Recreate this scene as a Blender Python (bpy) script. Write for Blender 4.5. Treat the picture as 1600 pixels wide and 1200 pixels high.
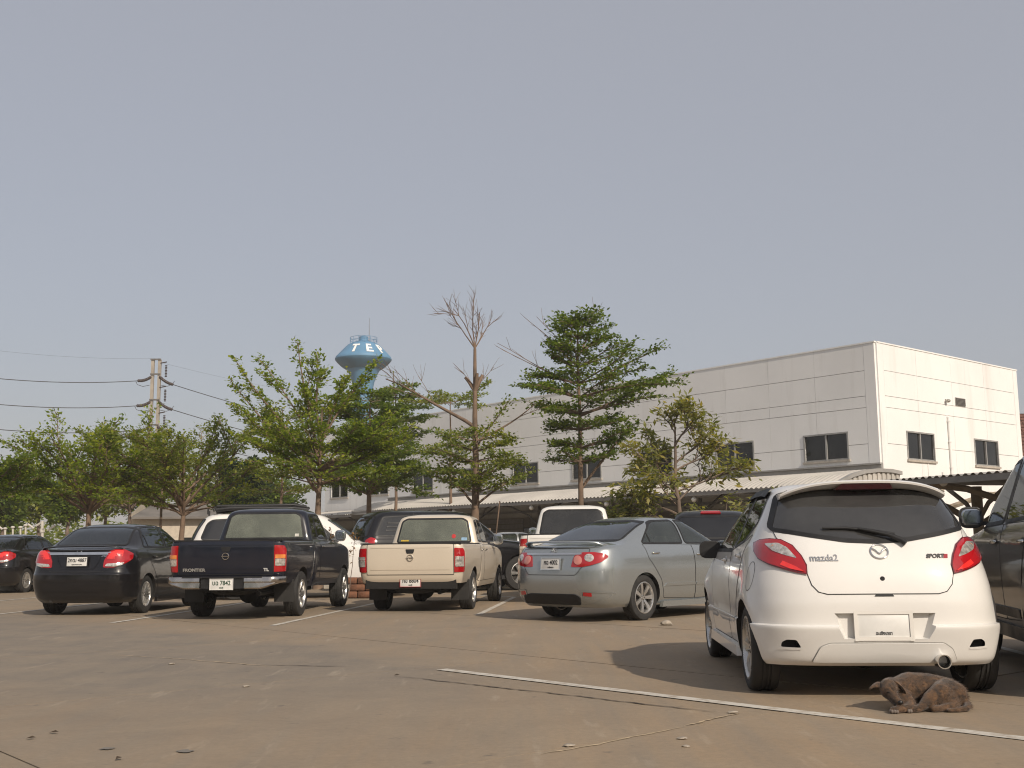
import bpy, bmesh, math, random
import numpy as np
from math import sin, cos, tan, pi, radians, sqrt, atan2, hypot
from mathutils import Vector, Matrix
from mathutils.bvhtree import BVHTree

for _o in list(bpy.data.objects):
    bpy.data.objects.remove(_o)
S = bpy.context.scene
COL = S.collection

# ------------------------------------------------------------------ camera
FPX, PITCH, ROLL, EYE = 1743.3, radians(8.414), radians(-0.504), 1.004
cam_data = bpy.data.cameras.new('camera')
cam_data.sensor_width = 36.0
cam_data.lens = 36.0 * FPX / 1600.0
cam_data.clip_end = 5000
cam_data.clip_start = 0.05
cam = bpy.data.objects.new('camera', cam_data)
COL.objects.link(cam)
_F = Vector((0, cos(PITCH), sin(PITCH)))
_U0 = Vector((0, -sin(PITCH), cos(PITCH)))
_R0 = Vector((1, 0, 0))
_R = _R0 * cos(ROLL) + _U0 * sin(ROLL)
_U = _U0 * cos(ROLL) - _R0 * sin(ROLL)
cam.matrix_world = Matrix(((_R.x, _U.x, -_F.x, 0), (_R.y, _U.y, -_F.y, 0), (_R.z, _U.z, -_F.z, EYE), (0, 0, 0, 1)))
S.camera = cam

# ------------------------------------------------------------------ world, sun, exposure
SUN_HEAD, SUN_EL = radians(149), radians(34.5)
S.view_settings.view_transform = 'Standard'
S.view_settings.look = 'None'
S.view_settings.gamma = 1.0
S.view_settings.use_curve_mapping = False
S.view_settings.exposure = 0.10
S.render.engine = 'CYCLES'
S.cycles.max_bounces = 8
S.cycles.transparent_max_bounces = 16
S.cycles.use_denoising = True
S.cycles.denoising_prefilter = 'ACCURATE'
S.cycles.filter_width = 1.1
world = bpy.data.worlds.new('World')
S.world = world
world.use_nodes = True
wn = world.node_tree
wn.nodes.clear()
w_out = wn.nodes.new('ShaderNodeOutputWorld')
w_bg = wn.nodes.new('ShaderNodeBackground')
w_sky = wn.nodes.new('ShaderNodeTexSky')
w_sky.sky_type = 'NISHITA'
w_sky.sun_disc = False
w_sky.sun_elevation = SUN_EL
w_sky.sun_rotation = SUN_HEAD
w_sky.air_density = 1.0
w_sky.dust_density = 3.0
w_sky.ozone_density = 1.5
w_mix = wn.nodes.new('ShaderNodeMix')
w_mix.data_type = 'RGBA'
w_mix.inputs[0].default_value = 0.66           # a thick even veil of smog over the blue
w_mix.inputs[7].default_value = (4.25, 4.2, 4.4, 1)
wn.links.new(w_sky.outputs[0], w_mix.inputs[6])
wn.links.new(w_mix.outputs[2], w_bg.inputs[0])
w_bg.inputs[1].default_value = 0.106
wn.links.new(w_bg.outputs[0], w_out.inputs[0])
sun_data = bpy.data.lights.new('sun', 'SUN')
sun_data.energy = 3.6
sun_data.angle = radians(0.7)
sun_data.color = (1.0, 0.885, 0.745)
sun = bpy.data.objects.new('sun', sun_data)
COL.objects.link(sun)
_sd = Vector((sin(SUN_HEAD) * cos(SUN_EL), cos(SUN_HEAD) * cos(SUN_EL), sin(SUN_EL)))
sun.rotation_euler = _sd.to_track_quat('Z', 'Y').to_euler()
sun.location = _sd * 60

# ------------------------------------------------------------------ helpers
def ray(px, py):
    return _R * ((px - 800) / FPX) + _U * ((600 - py) / FPX) + _F
def at(px, py, depth):
    """world point at a known forward distance for a place measured in the photograph"""
    v = ray(px, py)
    return Vector((0, 0, EYE)) + v * (depth / v.y)
YAW = radians(-40.52)
DL = Vector((sin(YAW), cos(YAW), 0))          # along the long facade, away from the camera
DR = Vector((cos(YAW), -sin(YAW), 0))         # along the end wall
UVROT = Matrix(((DL.x, DR.x, 0), (DL.y, DR.y, 0), (0, 0, 1)))
def uvw(u, v, z=0.0):
    return DL * u + DR * v + Vector((0, 0, z))

def tag(o, label=None, cat=None, group=None, kind=None):
    if label: o['label'] = label
    if cat: o['category'] = cat
    if group: o['group'] = group
    if kind: o['kind'] = kind
    return o
def empty(name, loc=(0, 0, 0), rz=0.0, parent=None):
    o = bpy.data.objects.new(name, None)
    o.empty_display_size = 0.2
    o.location = loc
    o.rotation_euler = (0, 0, rz)
    COL.objects.link(o)
    if parent: o.parent = parent
    return o
def thing(name, label, cat, loc=(0, 0, 0), rz=0.0, group=None):
    return tag(empty(name, loc, rz), label, cat, group)
def obj(name, me, mat=None, parent=None, smooth=None):
    """link a mesh (bpy mesh, bmesh or (verts, faces)) as one object"""
    if isinstance(me, tuple):
        m = bpy.data.meshes.new(name); m.from_pydata([tuple(v) for v in me[0]], [], me[1]); m.update(); me = m
    elif isinstance(me, bmesh.types.BMesh):
        m = bpy.data.meshes.new(name); me.to_mesh(m); me.free(); me = m
    if mat is not None and not me.materials:
        for q in (mat if isinstance(mat, (list, tuple)) else [mat]): me.materials.append(q)
    if smooth:
        me.polygons.foreach_set('use_smooth', [True] * len(me.polygons))
        if smooth is not True: me.set_sharp_from_angle(angle=radians(smooth))
    o = bpy.data.objects.new(name, me)
    COL.objects.link(o)
    if parent: o.parent = parent
    return o
def dup(root, loc, rz=None, label=None):
    r = root.copy(); COL.objects.link(r); r.location = loc
    if rz is not None: r.rotation_euler = (0, 0, rz)
    if label: r['label'] = label
    for ch in list(root.children):
        c = ch.copy(); COL.objects.link(c); c.parent = r
        for g in list(ch.children):
            d = g.copy(); COL.objects.link(d); d.parent = c
    return r

class MB:
    """collects plain shapes into one mesh"""
    def __init__(s): s.v = []; s.f = []
    def add(s, vs, fs):
        b = len(s.v); s.v += [Vector(q) for q in vs]; s.f += [tuple(i + b for i in f) for f in fs]; return s
    def box(s, c, d, M=None):
        x, y, z = d[0] / 2, d[1] / 2, d[2] / 2
        vs = [Vector(q) for q in ((-x, -y, -z), (x, -y, -z), (x, y, -z), (-x, y, -z), (-x, -y, z), (x, -y, z), (x, y, z), (-x, y, z))]
        if M is not None: vs = [M @ q for q in vs]
        return s.add([q + Vector(c) for q in vs], [(0, 3, 2, 1), (4, 5, 6, 7), (0, 1, 5, 4), (1, 2, 6, 5), (2, 3, 7, 6), (3, 0, 4, 7)])
    def tube(s, pts, rads, n=8, cap=True):
        pts = [Vector(p) for p in pts]
        if not isinstance(rads, (list, tuple)): rads = [rads] * len(pts)
        b = len(s.v); ref = None
        for i, p in enumerate(pts):
            d = (pts[min(i + 1, len(pts) - 1)] - pts[max(i - 1, 0)]).normalized()
            if ref is None:
                ref = d.orthogonal().normalized()
            ref = (ref - d * ref.dot(d)).normalized(); q = d.cross(ref)
            for k in range(n):
                a = 2 * pi * k / n
                s.v.append(p + (ref * cos(a) + q * sin(a)) * rads[i])
        for i in range(len(pts) - 1):
            for k in range(n):
                k2 = (k + 1) % n
                s.f.append((b + i * n + k, b + i * n + k2, b + (i + 1) * n + k2, b + (i + 1) * n + k))
        if cap:
            s.f.append(tuple(b + k for k in reversed(range(n))))
            s.f.append(tuple(b + (len(pts) - 1) * n + k for k in range(n)))
        return s
    def lathe(s, prof, n=32, axis='Z', c=(0, 0, 0), close=False, cap=False):
        """prof: (radius, height) pairs turned about an axis through c"""
        b = len(s.v); c = Vector(c)
        for r, h in prof:
            for k in range(n):
                a = 2 * pi * k / n
                q = {'Z': (r * cos(a), r * sin(a), h), 'X': (h, r * cos(a), r * sin(a)), 'Y': (r * sin(a), h, r * cos(a))}[axis]
                s.v.append(c + Vector(q))
        m = len(prof)
        for i in range(m if close else m - 1):
            for k in range(n):
                k2 = (k + 1) % n; i2 = (i + 1) % m
                s.f.append((b + i * n + k, b + i * n + k2, b + i2 * n + k2, b + i2 * n + k))
        if cap: s.f += [tuple(b + k for k in range(n)), tuple(b + (m - 1) * n + k for k in reversed(range(n)))]
        return s
    def ell(s, c, r, n=14, m=10, p=1.0):
        """rounded lump; p < 1 squares it off"""
        b = len(s.v); c = Vector(c)
        sg = lambda t: (abs(t) ** p) * (1 if t >= 0 else -1)
        for i in range(m + 1):
            th = pi * i / m
            for k in range(n):
                a = 2 * pi * k / n
                s.v.append(c + Vector((r[0] * sg(sin(th)) * sg(cos(a)), r[1] * sg(sin(th)) * sg(sin(a)), r[2] * sg(cos(th)))))
        for i in range(m):
            for k in range(n):
                k2 = (k + 1) % n
                s.f.append((b + i * n + k, b + (i + 1) * n + k, b + (i + 1) * n + k2, b + i * n + k2))
        return s
    def prism(s, poly, z0, z1, M=None):
        n = len(poly); M = M or Matrix.Identity(4)
        vs = [M @ Vector((x, y, z0)) for x, y in poly] + [M @ Vector((x, y, z1)) for x, y in poly]
        return s.add(vs, [tuple(reversed(range(n))), tuple(range(n, 2 * n))] + [(i, (i + 1) % n, n + (i + 1) % n, n + i) for i in range(n)])
    def build(s, name, mat=None, parent=None, smooth=None):
        return obj(name, (s.v, s.f), mat, parent, smooth)
def rbox(name, c, d, mat, parent=None, r=0.01, seg=2, M=None):
    bm = bmesh.new(); bmesh.ops.create_cube(bm, size=1)
    for v in bm.verts: v.co = Vector((v.co.x * d[0], v.co.y * d[1], v.co.z * d[2]))
    bmesh.ops.bevel(bm, geom=list(bm.edges), offset=min(r, min(d) * 0.49), segments=seg, profile=0.5, affect='EDGES')
    for v in bm.verts: v.co = (M @ v.co if M is not None else v.co) + Vector(c)
    return obj(name, bm, mat, parent, smooth=50)

# ------------------------------------------------------------------ materials
MAT = {}
def nodes(name):
    m = bpy.data.materials.new(name); m.use_nodes = True
    nt = m.node_tree; b = nt.nodes['Principled BSDF']
    return m, nt, b
def mix_col(nt, fac, a, b, bt='MIX'):
    n = nt.nodes.new('ShaderNodeMix'); n.data_type = 'RGBA'; n.blend_type = bt
    for i, v in ((0, fac), (6, a), (7, b)):
        if hasattr(v, 'is_linked'): nt.links.new(v, n.inputs[i])
        elif i == 0: n.inputs[0].default_value = v
        else: n.inputs[i].default_value = (*v[:3], 1)
    return n.outputs[2]
def noise(nt, scale, detail=4, rough=0.55, coord='Object', stretch=None, lo=0.35, hi=0.65, out='Fac', rot=0.0, dist=0.0):
    tc = nt.nodes.new('ShaderNodeTexCoord'); src = tc.outputs[coord]
    if coord == 'World':
        pass
    if stretch or rot:
        mp = nt.nodes.new('ShaderNodeMapping'); mp.inputs['Scale'].default_value = stretch or (1, 1, 1)
        mp.inputs['Rotation'].default_value = (0, 0, rot)
        nt.links.new(src, mp.inputs[0]); src = mp.outputs[0]
    n = nt.nodes.new('ShaderNodeTexNoise'); n.inputs['Scale'].default_value = scale
    n.inputs['Detail'].default_value = detail; n.inputs['Roughness'].default_value = rough; n.inputs['Distortion'].default_value = dist
    nt.links.new(src, n.inputs['Vector'])
    r = nt.nodes.new('ShaderNodeMapRange'); r.inputs[1].default_value = lo; r.inputs[2].default_value = hi
    nt.links.new(n.outputs[0], r.inputs[0])
    return r.outputs[0]
def wnoise(nt, *a, **k):
    """noise in world space (things that share one wear pattern across pieces)"""
    g = nt.nodes.new('ShaderNodeNewGeometry'); sc = a[0]
    src = g.outputs['Position']
    mp = nt.nodes.new('ShaderNodeMapping'); mp.inputs['Scale'].default_value = k.get('stretch', (1, 1, 1)); mp.inputs['Rotation'].default_value = (0, 0, k.get('rot', 0))
    mp.inputs['Location'].default_value = k.get('loc', (0, 0, 0))
    nt.links.new(src, mp.inputs[0])
    n = nt.nodes.new('ShaderNodeTexNoise'); n.inputs['Scale'].default_value = sc
    n.inputs['Detail'].default_value = k.get('detail', 5); n.inputs['Roughness'].default_value = k.get('rough', 0.55); n.inputs['Distortion'].default_value = k.get('dist', 0)
    nt.links.new(mp.outputs[0], n.inputs['Vector'])
    r = nt.nodes.new('ShaderNodeMapRange'); r.inputs[1].default_value = k.get('lo', 0.35); r.inputs[2].default_value = k.get('hi', 0.65)
    nt.links.new(n.outputs[0], r.inputs[0])
    return r.outputs[0]
def bump(nt, b, h, strength=0.3, dist=0.01):
    n = nt.nodes.new('ShaderNodeBump'); n.inputs['Strength'].default_value = strength; n.inputs['Distance'].default_value = dist
    nt.links.new(h, n.inputs['Height']); nt.links.new(n.outputs[0], b.inputs['Normal'])
def plain(name, col, rough=0.5, metal=0.0, var=0.15, scale=6.0, bmp=0.0, bscale=60, spec=0.5, coat=0.0):
    """a colour broken up by wear; no two patches quite alike"""
    if name in MAT: return MAT[name]
    m, nt, b = nodes(name)
    f = noise(nt, scale, 5)
    dk = tuple(c * (1 - var) for c in col); lt = tuple(min(1, c * (1 + var)) for c in col)
    nt.links.new(mix_col(nt, f, dk, lt), b.inputs['Base Color'])
    r = nt.nodes.new('ShaderNodeMapRange'); r.inputs[3].default_value = max(0.02, rough - 0.08); r.inputs[4].default_value = min(1, rough + 0.08)
    nt.links.new(f, r.inputs[0]); nt.links.new(r.outputs[0], b.inputs['Roughness'])
    b.inputs['Metallic'].default_value = metal
    b.inputs['Specular IOR Level'].default_value = spec
    b.inputs['Coat Weight'].default_value = coat
    b.inputs['Coat Roughness'].default_value = 0.05
    if bmp: bump(nt, b, noise(nt, bscale, 6, lo=0, hi=1), bmp)
    MAT[name] = m
    return m
def paint(name, col, metal=0.0, rough=0.45, dust=0.12, coat=0.9, crough=0.04):
    if name in MAT: return MAT[name]
    m, nt, b = nodes(name)
    f = noise(nt, 2.2, 6, 0.65, lo=0.35, hi=0.75)
    g = noise(nt, 14.0, 5, 0.7, lo=0.4, hi=0.8)
    geo = nt.nodes.new('ShaderNodeNewGeometry'); sx = nt.nodes.new('ShaderNodeSeparateXYZ')
    tc = nt.nodes.new('ShaderNodeTexCoord'); nt.links.new(tc.outputs['Object'], sx.inputs[0])
    low = nt.nodes.new('ShaderNodeMapRange'); low.inputs[1].default_value = 0.75; low.inputs[2].default_value = 0.25   # road dust thrown up on the sills
    nt.links.new(sx.outputs[2], low.inputs[0])
    mm = nt.nodes.new('ShaderNodeMath'); mm.operation = 'MULTIPLY_ADD'; nt.links.new(low.outputs[0], mm.inputs[0]); mm.inputs[1].default_value = dust * 1.3
    m2 = nt.nodes.new('ShaderNodeMath'); m2.operation = 'MULTIPLY'; nt.links.new(f, m2.inputs[0]); m2.inputs[1].default_value = dust
    nt.links.new(m2.outputs[0], mm.inputs[2]); mm.use_clamp = True
    nt.links.new(mix_col(nt, mm.outputs[0], col, (0.34, 0.27, 0.19)), b.inputs['Base Color'])
    b.inputs['Metallic'].default_value = metal
    b.inputs['Roughness'].default_value = rough
    b.inputs['Coat Weight'].default_value = coat
    b.inputs['Specular IOR Level'].default_value = .12
    cr = nt.nodes.new('ShaderNodeMapRange'); cr.inputs[3].default_value = crough; cr.inputs[4].default_value = crough + dust * 1.2
    nt.links.new(g, cr.inputs[0]); nt.links.new(cr.outputs[0], b.inputs['Coat Roughness'])
    MAT[name] = m
    return m
def glass(name, tint=(0.2, 0.22, 0.2), refl=(0.9, 0.95, 1.0), film=0.0, filmcol=(0.05, 0.05, 0.05)):
    """tinted window pane: lets part of the light through, mirrors the rest by angle; film is a flat-coloured share"""
    if name in MAT: return MAT[name]
    m = bpy.data.materials.new(name); m.use_nodes = True; nt = m.node_tree; nt.nodes.clear()
    out = nt.nodes.new('ShaderNodeOutputMaterial'); tr = nt.nodes.new('ShaderNodeBsdfTransparent'); tr.inputs[0].default_value = (*tint, 1)
    df = nt.nodes.new('ShaderNodeBsdfDiffuse')
    nt.links.new(mix_col(nt, noise(nt, 3.0, 5), tuple(c * .8 for c in filmcol), tuple(c * 1.2 for c in filmcol)), df.inputs[0])
    gl = nt.nodes.new('ShaderNodeBsdfGlossy'); gl.inputs[0].default_value = (*refl, 1); gl.inputs[1].default_value = 0.02
    m1 = nt.nodes.new('ShaderNodeMixShader'); m1.inputs[0].default_value = film
    nt.links.new(tr.outputs[0], m1.inputs[1]); nt.links.new(df.outputs[0], m1.inputs[2])
    fr = nt.nodes.new('ShaderNodeFresnel'); fr.inputs[0].default_value = 1.6
    m2 = nt.nodes.new('ShaderNodeMixShader'); nt.links.new(fr.outputs[0], m2.inputs[0])
    nt.links.new(m1.outputs[0], m2.inputs[1]); nt.links.new(gl.outputs[0], m2.inputs[2]); nt.links.new(m2.outputs[0], out.inputs[0])
    MAT[name] = m
    return m

RUBBER = plain('tyre_rubber', (0.022, 0.021, 0.020), 0.8, var=0.35, scale=9, bmp=0.15, bscale=40)
PLASTIC = plain('black_plastic', (0.016, 0.016, 0.017), 0.55, var=0.3, spec=0.35)
UNDER = plain('underbody', (0.012, 0.011, 0.010), 0.9, var=0.4)
SEAM = plain('panel_gap_or_shade', (0.010, 0.010, 0.010), 0.7)
CHROME = plain('chrome', (0.72, 0.71, 0.69), 0.12, metal=1.0, var=0.08)
ALLOY = plain('alloy_rim', (0.56, 0.55, 0.53), 0.3, metal=0.85, var=0.12)
DARKALLOY = plain('brake_disc', (0.06, 0.055, 0.05), 0.5, metal=0.6, var=0.3)
REDLENS = plain('red_lens', (0.36, 0.006, 0.010), 0.08, var=0.12, coat=1.0)
DARKRED = plain('dark_red_lens', (0.13, 0.006, 0.008), 0.12, var=0.12, coat=1.0)
CLEARLENS = plain('clear_lens', (0.62, 0.58, 0.53), 0.15, metal=0.55, var=0.35, scale=30, coat=1.0)
AMBER = plain('amber_lens', (0.65, 0.22, 0.05), 0.15, var=0.2, coat=1.0)
PLATEWHITE = plain('plate_white', (0.66, 0.65, 0.62), 0.4, var=0.06)
INK = plain('black_ink', (0.015, 0.015, 0.016), 0.5)
SEATCLOTH = plain('seat_cloth', (0.06, 0.055, 0.05), 0.85, var=0.2)
MIRRORGLASS = plain('mirror_glass', (0.45, 0.47, 0.5), 0.03, metal=1.0, var=0.02)
OPAQUEGLASS = glass('dark_film_glass', tint=(0.04, 0.04, 0.04), film=0.95, filmcol=(0.022, 0.022, 0.024))

# ================================================================== vehicles
def pchip(xs, n):
    """monotone curve through rows of xs (k, m), n steps per interval"""
    xs = np.asarray(xs, float); k = len(xs); d = np.diff(xs, axis=0)
    m = np.zeros_like(xs); m[0] = d[0]; m[-1] = d[-1]
    for i in range(1, k - 1):
        a, b = d[i - 1], d[i]
        ok = a * b > 0
        with np.errstate(divide='ignore', invalid='ignore'):
            m[i] = np.where(ok, 2 * a * b / (a + b), 0)
    out = []
    for i in range(k - 1):
        for j in range(n):
            t = j / n; h00 = 2 * t**3 - 3 * t**2 + 1; h10 = t**3 - 2 * t**2 + t; h01 = -2 * t**3 + 3 * t**2; h11 = t**3 - t**2
            out.append(h00 * xs[i] + h10 * m[i] + h01 * xs[i + 1] + h11 * m[i + 1])
    out.append(xs[-1])
    return np.array(out)
def outline(yr, yf, w, dR, dF, aR=4.0, bR=2.0, aF=4.0, bF=2.0, nq=16, ns=18):
    mid = max(0.05, yf - yr); s = dR + dF
    if s > mid * 0.96: dR *= mid * 0.96 / s; dF *= mid * 0.96 / s
    pts = []
    for i in range(nq + 1):
        ph = (i / nq) * pi / 2
        pts.append((w * sin(ph) ** (2 / aR), yr + dR * (1 - cos(ph) ** (2 / bR))))
    for i in range(1, ns):
        pts.append((w, yr + dR + (yf - dF - yr - dR) * i / ns))
    for i in range(nq + 1):
        ph = (1 - i / nq) * pi / 2
        pts.append((w * sin(ph) ** (2 / aF), yf - dF * (1 - cos(ph) ** (2 / bF))))
    pts[0] = (0, pts[0][1]); pts[-1] = (0, pts[-1][1])
    return pts + [(-x, y) for x, y in reversed(pts[1:-1])]
def stack(levels, sub=4, shape={}, post=None, inset=None):
    """closed skin through horizontal outlines: rows of (z, y rear, y front, half width, rear rounding, front rounding)"""
    L = pchip(levels, sub)
    if inset:
        ins, z0, z1, cy0, cy1 = inset
        rows = []
        for r in L:
            if z0 <= r[0] <= z1 and r[3] - ins > 0.08:
                a, b = max(r[1] + ins, cy0), min(r[2] - ins, cy1)
                if b - a > 0.2: rows.append((r[0], a, b, r[3] - ins, r[4], r[5]))
        L = rows
    rings = [outline(*r[1:6], **shape) for r in L]
    n = len(rings[0]); V = []; F = []
    for r, ring in zip(L, rings):
        for x, y in ring: V.append((x, y, r[0]))
    for i in range(len(rings) - 1):
        for k in range(n):
            k2 = (k + 1) % n
            F.append((i * n + k, i * n + k2, (i + 1) * n + k2, (i + 1) * n + k))
    if post: V = [post(*v) for v in V]
    for base, rev in ((0, True), ((len(rings) - 1) * n, False)):
        c = tuple(sum(V[base + k][j] for k in range(n)) / n for j in range(3)); ci = len(V); V.append(c)
        for k in range(n):
            k2 = (k + 1) % n
            F.append((ci, base + k2, base + k) if rev else (ci, base + k, base + k2))
    return V, F
def bvh_of(VF):
    return BVHTree.FromPolygons([Vector(v) for v in VF[0]], VF[1])
def boolean(o, cutter_vf, mat, op='DIFFERENCE'):
    me = bpy.data.meshes.new('cutter'); me.from_pydata([tuple(v) for v in cutter_vf[0]], [], cutter_vf[1]); me.update()
    me.materials.append(mat)
    bm = bmesh.new(); bm.from_mesh(me); bmesh.ops.recalc_face_normals(bm, faces=bm.faces); bm.to_mesh(me); bm.free()
    c = bpy.data.objects.new('cutter', me); COL.objects.link(c)
    md = o.modifiers.new('cut', 'BOOLEAN'); md.object = c; md.operation = op; md.material_mode = 'TRANSFER'
    par, mw = o.parent, o.matrix_local.copy()
    o.parent = None; o.matrix_world = Matrix.Identity(4)
    for sol in ('MANIFOLD', 'EXACT'):
        md.solver = sol; md.use_self = sol == 'EXACT'
        dg = bpy.context.evaluated_depsgraph_get()
        new = bpy.data.meshes.new_from_object(o.evaluated_get(dg))
        if len(new.vertices) != len(o.data.vertices) and len(new.vertices) > 50: break
        bpy.data.meshes.remove(new) if sol == 'MANIFOLD' else None
    o.modifiers.clear(); old = o.data; o.data = new; bpy.data.meshes.remove(old)
    o.parent = par
    bpy.data.objects.remove(c); bpy.data.meshes.remove(me)
def finish(o, ang=38):
    me = o.data
    me.polygons.foreach_set('use_smooth', [True] * len(me.polygons)); me.set_sharp_from_angle(angle=radians(ang))
    return o

def PR(mode, side=1, ang=0.0):
    """projection: 2D drawing coordinates -> ray that meets the body skin"""
    if mode == 'rear': return lambda u, v: (Vector((u, -7, v)), Vector((0, 1, 0)))
    if mode == 'front': return lambda u, v: (Vector((u, 9, v)), Vector((0, -1, 0)))
    if mode == 'side': return lambda u, v: (Vector((4 * side, u, v)), Vector((-side, 0, 0)))
    if mode == 'top': return lambda u, v: (Vector((u, v, 5)), Vector((0, 0, -1)))
    a = radians(ang)          # 'ang': seen from behind and to the side
    return lambda u, v: (Vector((side * (cos(a) * u + sin(a) * 7), sin(a) * u - cos(a) * 7, v)), Vector((-side * sin(a), cos(a), 0)))
def rnd(poly, r=0.04, n=4):
    """round the corners of a drawn outline"""
    out = []; m = len(poly)
    for i, p in enumerate(poly):
        rr = p[2] if len(p) > 2 else r
        p = Vector(p[:2]); a = Vector(poly[i - 1][:2]); b = Vector(poly[(i + 1) % m][:2])
        if rr <= 0: out.append(tuple(p)); continue
        da, db = (a - p), (b - p)
        ra, rb = min(rr, da.length * .48), min(rr, db.length * .48)
        s, e = p + da.normalized() * ra, p + db.normalized() * rb
        for k in range(n + 1):
            t = k / n; out.append(tuple(s * (1 - t)**2 + p * 2 * t * (1 - t) + e * t * t))
    return out
def grow(poly, d):
    n = len(poly); ar = sum(poly[i][0] * poly[(i + 1) % n][1] - poly[(i + 1) % n][0] * poly[i][1] for i in range(n))
    sg = 1 if ar > 0 else -1; out = []
    for i in range(n):
        a, p, b = (Vector(poly[j % n][:2]) for j in (i - 1, i, i + 1))
        d1, d2 = (p - a), (b - p)
        if d1.length < 1e-6 or d2.length < 1e-6: out.append(tuple(p)); continue
        d1.normalize(); d2.normalize(); t = d1 + d2
        if t.length < 1e-4: t = d1
        t.normalize(); nn = Vector((t.y, -t.x)) * sg
        out.append(tuple(p + nn * d / max(0.4, abs(nn.dot(Vector((d1.y, -d1.x)))))))
    return out
def hit(bvh, pr, u, v, off):
    o, d = pr(u, v); h = bvh.ray_cast(o, d)
    if h[0] is None:
        h = bvh.find_nearest(o + d * 6.6)
        if h[0] is None: return None, None
    n = h[1]
    if n.dot(d) > 0: n = -n
    return h[0] + n * off, n
def patch(name, poly, pr, bvh, mat, parent, off=0.003, thick=0.010, step=0.05, bulge=0.0, smooth=30):
    """a panel cut to a drawn outline and laid on the body skin, with its own edge thickness"""
    bm = bmesh.new(); vs = [bm.verts.new((p[0], p[1], 0)) for p in poly]
    bm.faces.new(vs); bmesh.ops.triangulate(bm, faces=bm.faces[:])
    for ax in (0, 1):
        lo, hi = min(p[ax] for p in poly), max(p[ax] for p in poly); st = max(step, (hi - lo) / 60)
        k = math.floor(lo / st) + 1
        while k * st < hi:
            co = Vector((k * st, 0, 0)) if ax == 0 else Vector((0, k * st, 0)); no = Vector((1, 0, 0)) if ax == 0 else Vector((0, 1, 0))
            bmesh.ops.bisect_plane(bm, geom=bm.verts[:] + bm.edges[:] + bm.faces[:], plane_co=co, plane_no=no)
            k += 1
    bmesh.ops.dissolve_degenerate(bm, dist=1e-4, edges=bm.edges[:])
    cu = sum(p[0] for p in poly) / len(poly); cv = sum(p[1] for p in poly) / len(poly)
    hu = max(abs(p[0] - cu) for p in poly); hv = max(abs(p[1] - cv) for p in poly)
    nrm = {}
    for v in bm.verts:
        b = bulge * max(0, 1 - ((v.co.x - cu) / hu) ** 2) * max(0, 1 - ((v.co.y - cv) / hv) ** 2) if bulge else 0
        p, n = hit(bvh, pr, v.co.x, v.co.y, off + b)
        v.co = p; nrm[v] = n
    d = pr(cu, cv)[1]
    bmesh.ops.recalc_face_normals(bm, faces=bm.faces[:])
    if sum((f.normal.dot(d) * f.calc_area() for f in bm.faces)) > 0: bmesh.ops.reverse_faces(bm, faces=bm.faces[:])
    be = [e for e in bm.edges if e.is_boundary]; new = {}
    for e in be:
        for v in e.verts:
            if v not in new: new[v] = bm.verts.new(v.co - nrm[v] * thick)
    for e in be:
        f = e.link_faces[0]; a, b = e.verts
        for l in f.loops:
            if l.edge == e: a, b = l.vert, l.link_loop_next.vert
        try: bm.faces.new((b, a, new[a], new[b]))
        except ValueError: pass
    return obj(name, bm, mat, parent, smooth=smooth)
def ribbon(name, path, pr, bvh, mat, parent, width=0.006, off=0.001, closed=True, step=0.04, raise_=0.0):
    pts = []; m = len(path)
    for i in range(m if closed else m - 1):
        a, b = Vector(path[i][:2]), Vector(path[(i + 1) % m][:2]); k = max(1, int((b - a).length / step))
        for j in range(k): pts.append(a.lerp(b, j / k))
    if not closed: pts.append(Vector(path[-1][:2]))
    n = len(pts); V = []; F = []
    for i, p in enumerate(pts):
        a = pts[i - 1] if (closed or i > 0) else p; b = pts[(i + 1) % n] if (closed or i < n - 1) else p
        t = (b - a); t = t.normalized() if t.length > 1e-7 else Vector((1, 0)); nn = Vector((t.y, -t.x)) * width / 2
        for q in (p - nn, p + nn):
            h, no = hit(bvh, pr, q.x, q.y, off); V.append(h)
    for i in range(n if closed else n - 1):
        j = (i + 1) % n; F.append((2 * i, 2 * i + 1, 2 * j + 1, 2 * j))
    bm = bmesh.new(); bv = [bm.verts.new(v) for v in V]
    for f in F:
        try: bm.faces.new([bv[i] for i in f])
        except ValueError: pass
    d = pr(*pts[0])[1]; bm.normal_update()
    if sum(f.normal.dot(d) for f in bm.faces) > 0: bmesh.ops.reverse_faces(bm, faces=bm.faces[:])
    return obj(name, bm, mat, parent, smooth=60)
def arc(cx, cy, r, a0, a1, n=10):
    return [(cx + r * cos(radians(a0 + (a1 - a0) * i / n)), cy + r * sin(radians(a0 + (a1 - a0) * i / n))) for i in range(n + 1)]
def ellipse(cx, cy, rx, ry, n=28):
    return [(cx + rx * cos(2 * pi * i / n), cy + ry * sin(2 * pi * i / n)) for i in range(n)]

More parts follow.
